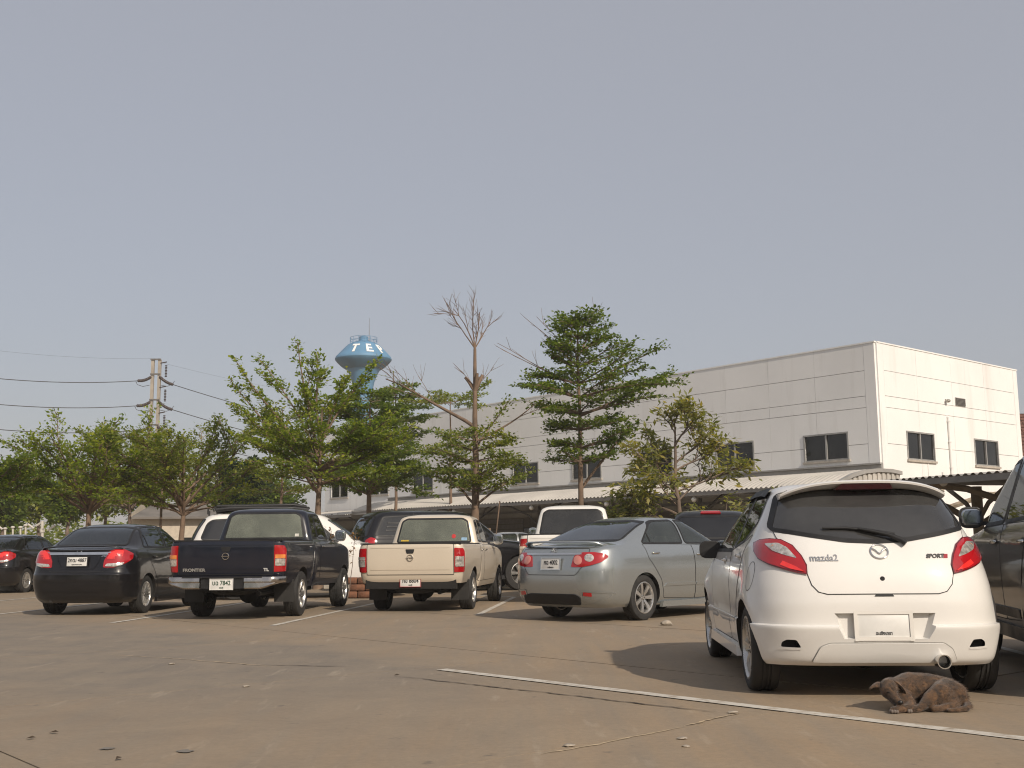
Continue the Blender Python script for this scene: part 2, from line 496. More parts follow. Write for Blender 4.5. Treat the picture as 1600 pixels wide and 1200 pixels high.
def text_mesh(body, size, mat, depth=0.002, align='CENTER', shear=0.0, bold=0.0, sx=1.0):
    cu = bpy.data.curves.new('lettering', 'FONT'); cu.body = body; cu.size = size; cu.align_x = align; cu.align_y = 'CENTER'
    cu.extrude = depth; cu.shear = shear; cu.offset = bold; cu.resolution_u = 3
    t = bpy.data.objects.new('lettering', cu); COL.objects.link(t)
    dg = bpy.context.evaluated_depsgraph_get()
    me = bpy.data.meshes.new_from_object(t.evaluated_get(dg))
    bpy.data.objects.remove(t); bpy.data.curves.remove(cu)
    for v in me.vertices: v.co.x *= sx
    me.materials.clear(); me.materials.append(mat)
    return me
REAR_UP = Matrix(((1, 0, 0, 0), (0, 0, -1, 0), (0, 1, 0, 0), (0, 0, 0, 1)))      # text plane turned to face backwards (-y)
def rear_text(name, body, size, x, z, pr_bvh, mat, parent, off=0.004, **k):
    me = text_mesh(body, size, mat, **k); pr = PR('rear')
    h0, n0 = hit(pr_bvh, pr, x, z, 0)
    for v in me.vertices:
        q = REAR_UP @ v.co; u, w = x + q.x, z + q.z
        h, n = hit(pr_bvh, pr, u, w, 0); v.co = h + n * (off - q.y)
    return obj(name, me, None, parent)
def plate(parent, x, y, z, top, bottom, tilt=0.0, w=0.34, h=0.15, frame=None, ink=INK, size=0.085):
    """licence plate: backing, rim, two lines of print"""
    M = Matrix.Translation((x, y, z)) @ Matrix.Rotation(tilt, 4, 'X')
    p = rbox('licence_plate', (0, 0, 0), (w, 0.008, h), PLATEWHITE, parent, r=0.012)
    p.matrix_local = M
    fb = MB()
    t = 0.011 if frame is None else frame[0]
    for sx in (-1, 1): fb.box((sx * (w / 2 + t / 2 - .002), -0.004, 0), (t, 0.014, h + 2 * t))
    for sz in (-1, 1): fb.box((0, -0.004, sz * (h / 2 + t / 2 - .002)), (w - .004, 0.014, t))
    fb.build('plate_rim', frame[1] if frame else CHROME, p)
    for body, zz, s in ((top, h * 0.11, size), (bottom, -h * 0.33, size * 0.36)):
        if not body: continue
        me = text_mesh(body, s, ink, depth=0.0012, bold=s * 0.022, sx=0.86)
        for v in me.vertices: v.co = REAR_UP @ v.co + Vector((0, -0.0055, zz))
        obj('plate_lettering', me, None, p)
    return p
def make_wheel(parent, x, y, r, rim, side, spokes=7, width=0.19, style='spoke', rim_mat=None, dark=False, twist=0.0, fat=1.0):
    """wheel > tyre, rim, brake disc; side +1 has its face towards +x"""
    wl = empty('wheel', (x, y, r), parent=parent); w2 = width / 2
    prof = [(rim, -w2 * .86), (rim + .012, -w2 * .98), (rim + (r - rim) * .5, -w2 * 1.03), (r * .965, -w2 * .93), (r * .992, -w2 * .80), (r, -w2 * .55),
            (r, -w2 * .34), (r - .008, -w2 * .32), (r - .008, -w2 * .26), (r, -w2 * .24), (r, -.01), (r - .008, -.008), (r - .008, .008), (r, .01), (r, w2 * .24), (r - .008, w2 * .26), (r - .008, w2 * .32), (r, w2 * .34),
            (r, w2 * .55), (r * .992, w2 * .80), (r * .965, w2 * .93), (rim + (r - rim) * .5, w2 * 1.03), (rim + .012, w2 * .98), (rim, w2 * .86), (rim - .02, 0)]
    MB().lathe(prof, 40, 'X', close=True).build('tyre', RUBBER, wl, smooth=40)
    f = side * w2; rm = MB()
    rm.lathe([(rim + .004, f * .90), (rim + .006, f * .97), (rim - .006, f * .99), (rim - .016, f * .86), (rim - .020, f * .2), (rim - .012, -f * .8), (rim + .004, -f * .8)], 40, 'X')
    hub = rim * .22
    rm.lathe([(0.001, f * .74), (hub * .55, f * .74), (hub * .6, f * .70), (hub, f * .66), (hub * 1.05, f * .45), (0.001, f * .45)], 20, 'X')
    ro = rim - .010
    def spoke(a, half_in, half_out, x_in, x_out, th=.02):
        c, s_ = cos(a), sin(a); vs = []
        for rr, hw, xo in ((hub * .8, half_in, x_in), ((hub + ro) / 2, (half_in + half_out) / 2, (x_in + x_out) / 2 + side * .006), (ro, half_out, x_out)):
            for t, xx in ((-1, 0), (1, 0), (1, -1), (-1, -1)):
                px, pz = rr, t * hw * (1.0 if xx == 0 else 1.15)
                vs.append((xo + xx * side * th, px * c - pz * s_, px * s_ + pz * c))
        fs = [(0, 1, 2, 3), (11, 10, 9, 8)]
        for b in (0, 4):
            for k in range(4): fs.append((b + k, b + 4 + k, b + 4 + (k + 1) % 4, b + (k + 1) % 4))
        rm.add(vs, fs)
    for i in range(spokes):
        a = 2 * pi * i / spokes + twist
        if style == 'twin':
            for da in (-.13, .13): spoke(a + da, rim * .045, rim * .06, f * .70, f * .84)
        elif style == 'mesh':
            spoke(a, rim * .055, rim * .05, f * .66, f * .90); spoke(a + pi / spokes, rim * .05, rim * .10, f * .6, f * .86)
        else:
            spoke(a, rim * .10 * fat, rim * .15 * fat, f * .68, f * .86)
    ro_ = rm.build('rim', rim_mat or ALLOY, wl, smooth=35)
    dk = MB().lathe([(0.001, f * .15), (rim - .012, f * .15), (rim - .012, f * .05), (0.001, f * .05)], 28, 'X')
    dk.build('brake_disc', DARKALLOY, wl, smooth=35)
    bn = MB()
    for i in range(5):
        a = 2 * pi * i / 5; bn.lathe([(0.001, f * .76), (.008, f * .76), (.009, f * .6)], 6, 'X', (0, hub * .72 * cos(a), hub * .72 * sin(a)))
    bn.build('wheel_nuts', DARKALLOY, wl)
    return wl
def mirror(parent, x, y, z, side, mat, size=(.20, .11, .15), arm=.10, rot=0.0, glass=True):
    m = MB().ell((0, 0, 0), (size[0] / 2, size[1] / 2, size[2] / 2), 20, 14, 0.62)
    for v in m.v:
        if v.y < -size[1] * .22: v.y = -size[1] * .22
    m.add(*_arm(side, size, arm))
    o = m.build('wing_mirror', mat, parent, smooth=45); o.location = (x + side * (arm + size[0] / 2), y, z); o.rotation_euler = (0, 0, rot)
    if not glass: return o
    g = MB().ell((0, -size[1] * .225, 0), (size[0] * .42, .003, size[2] * .40), 18, 8, 0.6).build('mirror_glass', MIRRORGLASS, o, smooth=60)
    return o
def _arm(side, size, arm):
    b = MB().box((-side * (size[0] / 2 + arm / 2 - .03), .01, -size[2] * .28), (arm + .06, .05, .035)); return b.v, b.f
def handle(parent, bvh, y, z, side, mat, w=.17):
    pr = PR('side', side); p, n = hit(bvh, pr, y, z, .018)
    h = rbox('handle', p, (.020, w, .026), mat, parent, r=.009)
    return h
def seats(parent, ys, mat=SEATCLOTH, zb=.55, w=.50, hx=.36, top=1.02, rows=((0.0, True),)):
    """front pair and rear bench, seen through the glass"""
    for y0, pair in rows:
        for sx in ((-1, 1) if pair else (0,)):
            wd = w if pair else 1.15; b = MB()
            b.ell((sx * hx, y0 + .22, zb), (wd / 2, .26, .09), 14, 8, .5)
            b.ell((sx * hx, y0 - .06, (zb + top) / 2), (wd / 2, .09, (top - zb) / 2 + .04), 14, 8, .5)
            for hx2 in ((0,) if pair else (-.36, .36)):
                b.ell((sx * hx + hx2, y0 - .11, top + .10), (.13, .05, .085), 12, 8, .6)
            b.build('seat', mat, parent, smooth=50)

class Car:
    """common body work; coordinates: x right, y forward, z up, origin on the ground under the rear axle"""
    def __init__(c, name, label, cat, x, y, head, paint_, wb, group='cars parked in the lot'):
        c.root = thing(name, label, cat, (x, y, 0), -radians(head), group); c.paint = paint_; c.wb = wb
    def body(c, levels, shape={}, sub=4, name='body', post=None, arches=(), track=.75, cut=None, cabin=None, holes=(), mat=None):
        """arches: (y, radius); cabin: (inset, z0, z1, y0, y1) hollows the inside; holes: (poly, mode, side, ang) window openings"""
        VF = stack(levels, sub, shape, post); c.bvh = bvh_of(VF)
        o = obj(name, VF, mat or c.paint, c.root); w = max(r[3] for r in levels)
        if arches:
            m = MB()
            for y, r, z in arches:
                for s in (-1, 1):
                    m.lathe([(r, s * (w - .30)), (r, s * (w + .15))], 40, 'X', (0, y, z), cap=True)
            boolean(o, (m.v, m.f), UNDER)
        if cabin:
            IN = stack(levels, max(2, sub // 2), dict(shape, nq=10, ns=8), post, inset=cabin); boolean(o, IN, SEATCLOTH)
            m = MB()
            for poly, mode, side, dep in holes:
                n = len(poly); vs = []
                for k in (0, 1):
                    for u, v in poly:
                        if mode == 'side': vs.append((side * (.2 if k else 1.6), u, v))
                        elif mode == 'rear': vs.append((u, dep if k else -3, v))
                        elif mode == 'front': vs.append((u, dep if k else 6, v))
                m.add(vs, [tuple(range(n)), tuple(range(n, 2 * n))] + [(i, (i + 1) % n, n + (i + 1) % n, n + i) for i in range(n)])
            boolean(o, (m.v, m.f), PLASTIC)
        c.shell = finish(o)
        return o
    def pane(c, name, poly, pr, mat, border=.022, off=.0015, parent=None, thick=.006, edge=None, bmat=None):
        p = patch(name, poly, pr, c.bvh, mat, parent or c.root, off=off, thick=thick)
        if border: ribbon('window_seal', grow(poly, border * .25), pr, c.bvh, bmat or PLASTIC, p, width=border, off=off + .0025)
        return p
    def panel(c, name, poly, pr, mat=None, gap=.007, off=.0022, parent=None, bulge=0.0):
        p = patch(name, poly, pr, c.bvh, mat or c.paint, parent or c.root, off=off, thick=off + .002, bulge=bulge)
        ribbon('panel_gap_or_shade', grow(poly, gap * .35), pr, c.bvh, SEAM, p, width=gap, off=off + .0006)
        return p
    def wheels(c, r, rim, track, width=.19, **k):
        for y in (0, c.wb):
            for s in (-1, 1): make_wheel(c.root, s * (track / 2 - width / 2), y, r, rim, s, width=width, **k)
        m = MB(); m.tube([(-track / 2 + .1, 0, r), (track / 2 - .1, 0, r)], .05, 10); m.ell((0, 0, r), (.16, .15, .15), 12, 8)
        m.box((0, c.wb / 2, r + .02), (.5, c.wb - .2, .12)); m.tube([(-.3, -.5, r), (-.3, c.wb, r - .02)], .035, 8)
        m.build('axle', UNDER, c.root, smooth=50)

# ================================================================== the setting
# ------------------------------------------------------------------ ground: a base sheet, cast slabs on it, paint on the slabs
def concrete(name):
    m, nt, b = nodes(name); rz = -YAW
    big = wnoise(nt, .16, detail=6, rough=.6, lo=.36, hi=.64, rot=rz, stretch=(1.0, .45, 1))
    mid = wnoise(nt, 1.3, detail=9, rough=.75, lo=.30, hi=.72, dist=.6)
    strk = wnoise(nt, 1.6, detail=6, rough=.6, lo=.34, hi=.70, rot=rz, stretch=(2.6, .22, 1), loc=(3, 7, 0))      # tyre-polished streaks along the lane
    fine = wnoise(nt, 22, detail=6, rough=.8, lo=.32, hi=.70)
    spots = wnoise(nt, 5.5, detail=3, rough=.5, lo=.68, hi=.76)
    dust, grey = (.335, .238, .145), (.165, .148, .130)
    geo = nt.nodes.new('ShaderNodeNewGeometry'); masks = []
    for axis, lo0, lo1, hi0, hi1 in ((DR, 1.6, 3.2, 5.4, 6.6), (DL, 5.0, 9.0, 60, 70)):      # the lane is driven cleaner than the bays and the edge
        dp = nt.nodes.new('ShaderNodeVectorMath'); dp.operation = 'DOT_PRODUCT'; dp.inputs[1].default_value = tuple(axis); nt.links.new(geo.outputs['Position'], dp.inputs[0])
        wob = nt.nodes.new('ShaderNodeMath'); wob.operation = 'MULTIPLY_ADD'; nt.links.new(wnoise(nt, .6, detail=5, lo=0, hi=1), wob.inputs[0]); wob.inputs[1].default_value = 2.2; nt.links.new(dp.outputs['Value'], wob.inputs[2])
        for a_, b_, iv in ((lo0, lo1, False), (hi0, hi1, True)):
            mr = nt.nodes.new('ShaderNodeMapRange'); mr.inputs[1].default_value = a_ + 1.1; mr.inputs[2].default_value = b_ + 1.1; mr.inputs[3].default_value = 1 if iv else 0; mr.inputs[4].default_value = 0 if iv else 1
            nt.links.new(wob.outputs[0], mr.inputs[0]); masks.append(mr.outputs[0])
    lane = masks[0]
    for m_ in masks[1:]:
        mu = nt.nodes.new('ShaderNodeMath'); mu.operation = 'MULTIPLY'; nt.links.new(lane, mu.inputs[0]); nt.links.new(m_, mu.inputs[1]); lane = mu.outputs[0]
    bb = nt.nodes.new('ShaderNodeMath'); bb.operation = 'MULTIPLY_ADD'; nt.links.new(big, bb.inputs[0]); bb.inputs[1].default_value = .45; bb.use_clamp = True
    lm = nt.nodes.new('ShaderNodeMath'); lm.operation = 'MULTIPLY'; nt.links.new(lane, lm.inputs[0]); lm.inputs[1].default_value = .85; nt.links.new(lm.outputs[0], bb.inputs[2])
    c0 = mix_col(nt, bb.outputs[0], dust, grey)
    h1 = nt.nodes.new('ShaderNodeMath'); h1.operation = 'MULTIPLY'; h1.inputs[1].default_value = .8; nt.links.new(strk, h1.inputs[0])
    c1 = mix_col(nt, h1.outputs[0], c0, (.215, .185, .148))
    h2 = nt.nodes.new('ShaderNodeMath'); h2.operation = 'MULTIPLY'; h2.inputs[1].default_value = .55; nt.links.new(mid, h2.inputs[0])
    c2 = mix_col(nt, h2.outputs[0], c1, (.36, .285, .200))
    h3 = nt.nodes.new('ShaderNodeMath'); h3.operation = 'MULTIPLY'; h3.inputs[1].default_value = .42; nt.links.new(fine, h3.inputs[0])
    c3 = mix_col(nt, h3.outputs[0], c2, (.16, .130, .095))
    h4 = nt.nodes.new('ShaderNodeMath'); h4.operation = 'MULTIPLY'; h4.inputs[1].default_value = .6; nt.links.new(spots, h4.inputs[0])
    c4 = mix_col(nt, h4.outputs[0], c3, (.115, .10, .085))
    pale = wnoise(nt, 2.6, detail=6, rough=.65, lo=.60, hi=.74, rot=rz, stretch=(2.2, .35, 1), loc=(11, 2, 0))
    h5 = nt.nodes.new('ShaderNodeMath'); h5.operation = 'MULTIPLY'; h5.inputs[1].default_value = .45; nt.links.new(pale, h5.inputs[0]); c5 = mix_col(nt, h5.outputs[0], c4, (.42, .355, .27))
    oil = wnoise(nt, .55, detail=4, rough=.5, lo=.66, hi=.80, loc=(5, 9, 0)); h6 = nt.nodes.new('ShaderNodeMath'); h6.operation = 'MULTIPLY'; h6.inputs[1].default_value = .45; nt.links.new(oil, h6.inputs[0]); c6 = mix_col(nt, h6.outputs[0], c5, (.12, .105, .09))
    nt.links.new(c6, b.inputs['Base Color']); b.inputs['Roughness'].default_value = .88; b.inputs['Specular IOR Level'].default_value = .3
    bump(nt, b, fine, .35, .004)
    return m
CONC = concrete('dusty_concrete')
JOINT = plain('joint_dirt', (.055, .045, .034), .95, var=.4, scale=3)
gb = MB()
gb.add([(-900, -300, -.02), (900, -300, -.02), (900, 1600, -.02), (-900, 1600, -.02)], [(0, 1, 2, 3)])
ground = tag(gb.build('ground', CONC), kind='structure')
rs = random.Random(4)
JV = [-9.1, -5.4, -1.75, 1.85, 7.15, 10.8, 14.45, 18.1, 21.75, 25.4, 29.05]
JU = [.65 + 3.68 * k for k in range(-4, 11)]
jb = MB().add([uvw(JU[0] - .2, JV[0] - .2, -.012), uvw(JU[0] - .2, JV[-1] + .2, -.012), uvw(JU[-1] + .2, JV[-1] + .2, -.012), uvw(JU[-1] + .2, JV[0] - .2, -.012)], [(0, 1, 2, 3)])
jb.build('joint_bed', JOINT, ground)
slab_meshes = {}
for i in range(len(JV) - 1):
    for j in range(len(JU) - 1):
        w, d = JV[i + 1] - JV[i], JU[j + 1] - JU[j]; gap = .016
        key = (round(w, 2),)
        if key not in slab_meshes:
            m = MB().prism([(-d / 2 + gap / 2, -w / 2 + gap / 2), (d / 2 - gap / 2, -w / 2 + gap / 2), (d / 2 - gap / 2, w / 2 - gap / 2), (-d / 2 + gap / 2, w / 2 - gap / 2)], -.10, 0)
            me = bpy.data.meshes.new('slab'); me.from_pydata([tuple(UVROT @ v) for v in m.v], [], m.f); me.materials.append(CONC)
            b_ = bmesh.new(); b_.from_mesh(me); bmesh.ops.recalc_face_normals(b_, faces=b_.faces); b_.to_mesh(me); b_.free(); slab_meshes[key] = me
        o = bpy.data.objects.new('slab', slab_meshes[key]); COL.objects.link(o); o.parent = ground
        o.location = uvw((JU[j] + JU[j + 1]) / 2, (JV[i] + JV[i + 1]) / 2, rs.uniform(-.0025, 0))
def worn_paint(name, col, wear):
    m, nt, b = nodes(name)
    f = wnoise(nt, 9, detail=7, rough=.7, lo=wear - .12, hi=wear + .12)
    nt.links.new(mix_col(nt, f, col, (.27, .215, .155)), b.inputs['Base Color']); b.inputs['Roughness'].default_value = .8
    return m
WHITE_LINE = worn_paint('worn_white_line', (.52, .49, .43), .575)
def strip(name, a, b, w, mat, wob=0.0, z=.004, seg=1, taper=False):
    a, b = Vector(a), Vector(b); d = (b - a).normalized(); n = Vector((d.y, -d.x, 0)); V = []; F = []
    r2 = random.Random(name + str(a.x)); off = 0
    for i in range(seg + 1):
        t = i / seg; off += r2.uniform(-wob, wob); ww = w * (r2.uniform(.3, 1.25) if wob else 1) * (min(1, 6 * t, 6 * (1 - t)) + .02 if taper else 1)
        p = a.lerp(b, t) + n * (off - (wob * 0))
        V += [tuple(p + n * ww / 2 + Vector((0, 0, z))), tuple(p - n * ww / 2 + Vector((0, 0, z)))]
    for i in range(seg): F.append((2 * i, 2 * i + 1, 2 * i + 3, 2 * i + 2))
    o = obj(name, (V, F), mat); return tag(o, kind='structure')
strip('white_line', uvw(7.77, 5.83), uvw(-6, 6.15), .115, WHITE_LINE)
for a, b in (((-5.80, 16.4), (-5.25, 23.0)), ((-3.29, 15.5), (-2.60, 22.2)), ((-.55, 17.65), (.02, 24.0)), ((-8.65, 18.6), (-8.0, 26.2)), ((-14.5, 21.5), (-9.2, 20.2)), ((2.2, 17.6), (2.8, 24.0)), ((4.35, 6.3), (4.9, 12.6)), ((-11.4, 20.4), (-10.8, 27.0))):
    strip('bay_line', (*a, 0), (*b, 0), .10, WHITE_LINE)
strip('far_line', uvw(14.0, 15.6), uvw(30.0, 15.6), .10, WHITE_LINE)
CRACK = plain('crack', (.055, .042, .030), .95, var=.3); CRACK2 = plain('filled_crack', (.40, .31, .20), .95, var=.3, scale=20)
strip('crack', uvw(7.66, 5.27), uvw(4.5, 5.52), .022, CRACK, wob=.012, z=.0025, seg=60, taper=True)
strip('crack', uvw(4.33, 5.0), uvw(4.25, 3.75), .020, CRACK2, wob=.010, z=.0025, seg=30, taper=True)
strip('crack', uvw(4.46, 5.62), uvw(4.30, 5.0), .022, CRACK2, wob=.010, z=.003, seg=20, taper=True)
strip('crack', uvw(11.3, 4.3), uvw(9.0, 4.9), .018, CRACK2, wob=.018, z=.0025, seg=40, taper=True)
strip('crack', uvw(9.2, 4.9), uvw(8.5, 5.4), .022, CRACK, wob=.010, z=.003, seg=14, taper=True)
def blotch(name, c, r, mat, z=.003, sq=1.0, seed=0):
    r_ = random.Random(seed); n = 18; pts = []
    for i in range(n):
        a = 2 * pi * i / n; k = r_.uniform(.6, 1.15); pts.append((c[0] + cos(a) * r * k, c[1] + sin(a) * r * k * sq, z))
    return tag(obj(name, (pts, [tuple(range(n))]), mat), kind='structure')
PATCHM = plain('old_patch', (.19, .17, .145), .9, var=.25)
g = lambda px, py: (lambda v: (v.x * EYE / -v.z, v.y * EYE / -v.z))(ray(px, py))
blotch('repair_patch', g(167, 1170), .040, PATCHM, seed=1); blotch('repair_patch', g(288, 1174), .045, PATCHM, seed=2)
STONE = plain('stone', (.30, .26, .21), .9, var=.3, scale=12, bmp=.5, bscale=30)
def rock(name, loc, r, seed, label, group=None, mat=STONE, z=.6):
    r_ = random.Random(seed); bm = bmesh.new(); bmesh.ops.create_icosphere(bm, subdivisions=2, radius=1)
    sh = [Vector((r_.uniform(-1, 1), r_.uniform(-1, 1), r_.uniform(-1, 1))).normalized() for _ in range(7)]
    for v in bm.verts:
        d = v.co.normalized(); k = 1
        for s in sh: k = min(k, .72 / max(.2, d.dot(s)) if d.dot(s) > .6 else 1)
        v.co = Vector((d.x * r * k * 1.3, d.y * r * k, d.z * r * k * z))
    o = obj(name, bm, mat, smooth=30); o.location = (loc[0], loc[1], r * z * .6); return tag(o, label, 'stone', group)
rock('stone', g(1041, 977), .075, 3, 'grey broken stone lying on the concrete to the right of the silver saloon\'s rear wheel')
for k, (px, py, r, lb) in enumerate(((1067, 1155, .026, 'pale concrete chip, upper of the close pair near the end of the pale crack'), (1072, 1167, .020, 'pale concrete chip, lower of the close pair near the end of the pale crack'), (890, 1166, .026, 'pale chip lying at the middle of the pale crack'), (1145, 1114, .028, 'pale chip where the dark and the pale crack meet'),
        (1016, 984, .016, 'tiny pale chip left of the grey stone'), (268, 1038, .026, 'pale chip on the grey lane in front of the black saloon'), (385, 1073, .024, 'pale chip on the grey lane in front of the beige pickup'))):
    rock('chip', g(px, py), r, 20 + k, lb, 'concrete chips on the ground', z=.35)
LEAFB = plain('dry_leaf', (.06, .04, .022), .8, var=.3)
for k, (px, py, rot, lb) in enumerate(((48, 1155, .2, 'dark dry leaf, leftmost one on the foreground concrete'), (84, 1146, .1, 'dark dry leaf, upper of the pair at the lower left'), (186, 1187, 1.2, 'dark dry leaf at the bottom edge, below the two dark patches'), (620, 1056, .3, 'dark dry leaf at the left end of the dark crack'))):
    c_ = g(px, py); L_ = .026; m = MB().add([(-L_, 0, .006), (0, -.016, .012), (L_, .004, .008), (.004, .018, .016)], [(0, 1, 2, 3)])
    o = m.build('dry_leaf', LEAFB); o.location = (c_[0], c_[1], 0); o.rotation_euler = (0, 0, rot); tag(o, lb, 'leaf', 'dry leaves on the concrete')

# ------------------------------------------------------------------ white factory building
C0 = at(1372, 640, 38.0); C0.z = 0
def fac(s, out, z): return C0 + DL * s - DR * out + Vector((0, 0, z))      # s along the long side, out towards the lot
def endw(s, out, z): return C0 + DR * s - DL * out + Vector((0, 0, z))
def wallpaint(name, col):
    m, nt, b = nodes(name)
    f = wnoise(nt, .45, detail=5, lo=.3, hi=.7); st = wnoise(nt, 2.2, detail=5, rough=.6, lo=.55, hi=.8, stretch=(1, 1, .10))
    c = mix_col(nt, f, tuple(q * .95 for q in col), tuple(q * 1.03 for q in col))
    h = nt.nodes.new('ShaderNodeMath'); h.operation = 'MULTIPLY'; h.inputs[1].default_value = .28; nt.links.new(st, h.inputs[0])
    nt.links.new(mix_col(nt, h.outputs[0], c, (.40, .37, .32)), b.inputs['Base Color']); b.inputs['Roughness'].default_value = .8
    bump(nt, b, wnoise(nt, 25, detail=4, lo=0, hi=1), .06, .01)
    return m
WALL = wallpaint('white_wall', (.80, .79, .77)); WALLGAP = plain('wall_joint', (.40, .38, .35), .9)
FRAME = plain('window_frame_grey', (.34, .335, .32), .5, metal=.3); SILL = plain('window_sill', (.40, .36, .31), .8)
WGLASS = plain('dark_window_glass', (.012, .013, .014), .06, var=.4, scale=.8, spec=.6)
GREY = plain('grey_steel', (.30, .29, .275), .55, var=.12, scale=1.5)
building = thing('factory_building', 'long white two-storey factory building with a row of dark windows', 'building', C0)
def bobj(mb, name, mat, parent=None, smooth=None):
    for v in mb.v: v -= C0
    bm = bmesh.new(); vs = [bm.verts.new(v) for v in mb.v]
    for f in mb.f:
        try: bm.faces.new([vs[i] for i in f])
        except ValueError: pass
    bmesh.ops.recalc_face_normals(bm, faces=bm.faces[:])
    o = obj(name, bm, mat, parent or building, smooth)
    return o
def slab_box(mb, P, s0, s1, z0, z1, o0, o1):
    vs = [P(s, o, z) for z in (z0, z1) for s, o in ((s0, o0), (s1, o0), (s1, o1), (s0, o1))]
    return mb.add(vs, [(0, 1, 2, 3), (4, 5, 6, 7), (0, 1, 5, 4), (1, 2, 6, 5), (2, 3, 7, 6), (3, 0, 4, 7)])
LEN_L, LEN_R, TOP = 36.2, 10.35, 7.97
core = MB(); 
vs = [C0 + DL * a + DR * b + Vector((0, 0, z)) for z in (0, TOP - .04) for a, b in ((.05, .05), (LEN_L - .05, .05), (LEN_L - .05, LEN_R - .05), (.05, LEN_R - .05))]
core.add(vs, [(0, 1, 2, 3), (4, 5, 6, 7), (0, 1, 5, 4), (1, 2, 6, 5), (2, 3, 7, 6), (3, 0, 4, 7)])
bobj(core, 'wall_core', WALLGAP)
ZJ = [0, 3.0, 4.48, 5.74, 6.14, 7.03, TOP]
WIN = {'L': [(1.24 + 4.06 * k, 1.24 + 4.06 * k + 1.74, 4.0, 4.92) for k in range(9)], 'R': [(1.70, 3.46, 3.99, 4.95), (6.50, 8.26, 3.99, 4.95)]}
COLS = {'L': [0, .42] + [.42 + 2.03 * k for k in range(1, 18)] + [LEN_L], 'R': [.05, .42, 2.58, 5.04, 7.54, LEN_R - .35, LEN_R]}
for side, P in (('L', fac), ('R', endw)):
    cols = COLS[side]
    for i in range(len(cols) - 1):
        a, b = cols[i], cols[i + 1]; strip_col = (b - a) < .5
        zs = [0, TOP] if strip_col else ZJ
        for k in range(len(zs) - 1):
            z0, z1 = zs[k], zs[k + 1]; gx, gz = .0035, .008
            r = (a + gx, b - gx, z0 + (gz if k else 0), z1 - gz if k < len(zs) - 2 else z1)
            hole = [(max(r[0], w[0]), min(r[1], w[1]), max(r[2], w[2]), min(r[3], w[3])) for w in WIN[side] if w[0] < r[1] and w[1] > r[0] and w[2] < r[3] and w[3] > r[2]]
            mb = MB(); ox = 0 if side == 'L' else .0
            xs = sorted({r[0], r[1]} | {h[0] for h in hole} | {h[1] for h in hole}); ys = sorted({r[2], r[3]} | {h[2] for h in hole} | {h[3] for h in hole})
            for x0, x1 in zip(xs, xs[1:]):
                for y0, y1 in zip(ys, ys[1:]):
                    if any(h[0] <= (x0 + x1) / 2 <= h[1] and h[2] <= (y0 + y1) / 2 <= h[3] for h in hole): continue
                    slab_box(mb, P, x0, x1, y0, y1, -.06, .045 + (.004 if strip_col else 0) + ((i * 7 + k * 3) % 5) * .0006)
            if mb.v: bobj(mb, 'wall_panel', WALL)
cp = MB(); slab_box(cp, fac, -.03, LEN_L, TOP, TOP + .05, -.4, .07); bobj(cp, 'coping', WALL)
cp = MB(); slab_box(cp, endw, .08, LEN_R + .03, TOP, TOP + .048, -.4, .07); bobj(cp, 'coping', WALL)
def window(P, w, opened=False, sashes=2):
    s0, s1, z0, z1 = w; f = MB(); t = .055
    slab_box(f, P, s0 - .06, s1 + .06, z1 - .005, z1 + .05, -.05, .075); slab_box(f, P, s0 - .06, s0, z0, z1 - .007, -.05, .072); slab_box(f, P, s1, s1 + .06, z0, z1 - .007, -.05, .072)
    mid = (s0 + s1) / 2
    slab_box(f, P, mid - .03, mid + .03, z0, z1 - .007, -.03, .050)
    slab_box(f, P, s0 + .002, s1 - .002, z0 + .002, z0 + .05, -.03, .046)
    fo = bobj(f, 'window', FRAME)
    sl = MB(); slab_box(sl, P, s0 - .10, s1 + .10, z0 - .075, z0 - .002, -.05, .11); bobj(sl, 'window_sill', SILL, fo)
    for a, b in ((s0 + .005, mid - .032), (mid + .032, s1 - .005)):
        if opened and a < mid: a, b = a + .34, b
        g_ = MB(); slab_box(g_, P, a, b, z0 + .052, z1 - .009, -.025, -.005 if a < mid else .012); bobj(g_, 'window_pane', WGLASS, fo)
    if opened:
        g_ = MB(); slab_box(g_, P, s0 + .005, s0 + .34, z0 + .052, z1 - .009, -.05, -.045); bobj(g_, 'opening_dark_sheet', UNDER, fo)  # dark sheet stands in for the unlit room behind the open sash
for side, P in (('L', fac), ('R', endw)):
    for k, w in enumerate(WIN[side]): window(P, w, opened=(side == 'L' and k == 2))
# end-wall fittings
v = MB(); slab_box(v, endw, 5.22, 5.95, 6.17, 6.47, .03, .075)
vo = bobj(v, 'vent_frame', GREY); v = MB()
for k in range(6): slab_box(v, endw, 5.25, 5.92, 6.19 + k * .046, 6.215 + k * .046, .076, .10)
bobj(v, 'vent_louvre', plain('dark_grey', (.13, .12, .11), .6), vo)
v = MB(); pts = [endw(4.56, .10, z) for z in (2.9, 5.62, 5.68)]; v.tube(pts, .05, 10); v.tube([endw(4.56, .10, 5.66), endw(4.56, .02, 5.70)], .05, 8)
for z in (3.8, 4.75, 5.5): v.tube([endw(4.56, .10, z), endw(4.56, .10, z + .05)], .07, 10)
bobj(v, 'downpipe', WALL, smooth=40)
v = MB(); q = endw(4.50, .16, 6.27); v.ell(q, (.09, .09, .07), 12, 8); v.tube([endw(4.50, .04, 6.34), q], .025, 6); bobj(v, 'wall_lamp', plain('lamp_steel', (.4, .38, .34), .3, metal=.5), smooth=50)
v = MB(); slab_box(v, endw, 2.95, 3.0, 3.0, 3.9, .045, .07); bobj(v, 'drain_stain_pipe', WALL)
# grey gutter band above the awning
v = MB(); slab_box(v, fac, -.1, 29.5, 3.54, 3.74, .05, .16); slab_box(v, fac, -.1, 29.5, 3.745, 3.80, .05, .24); bobj(v, 'gutter', GREY)

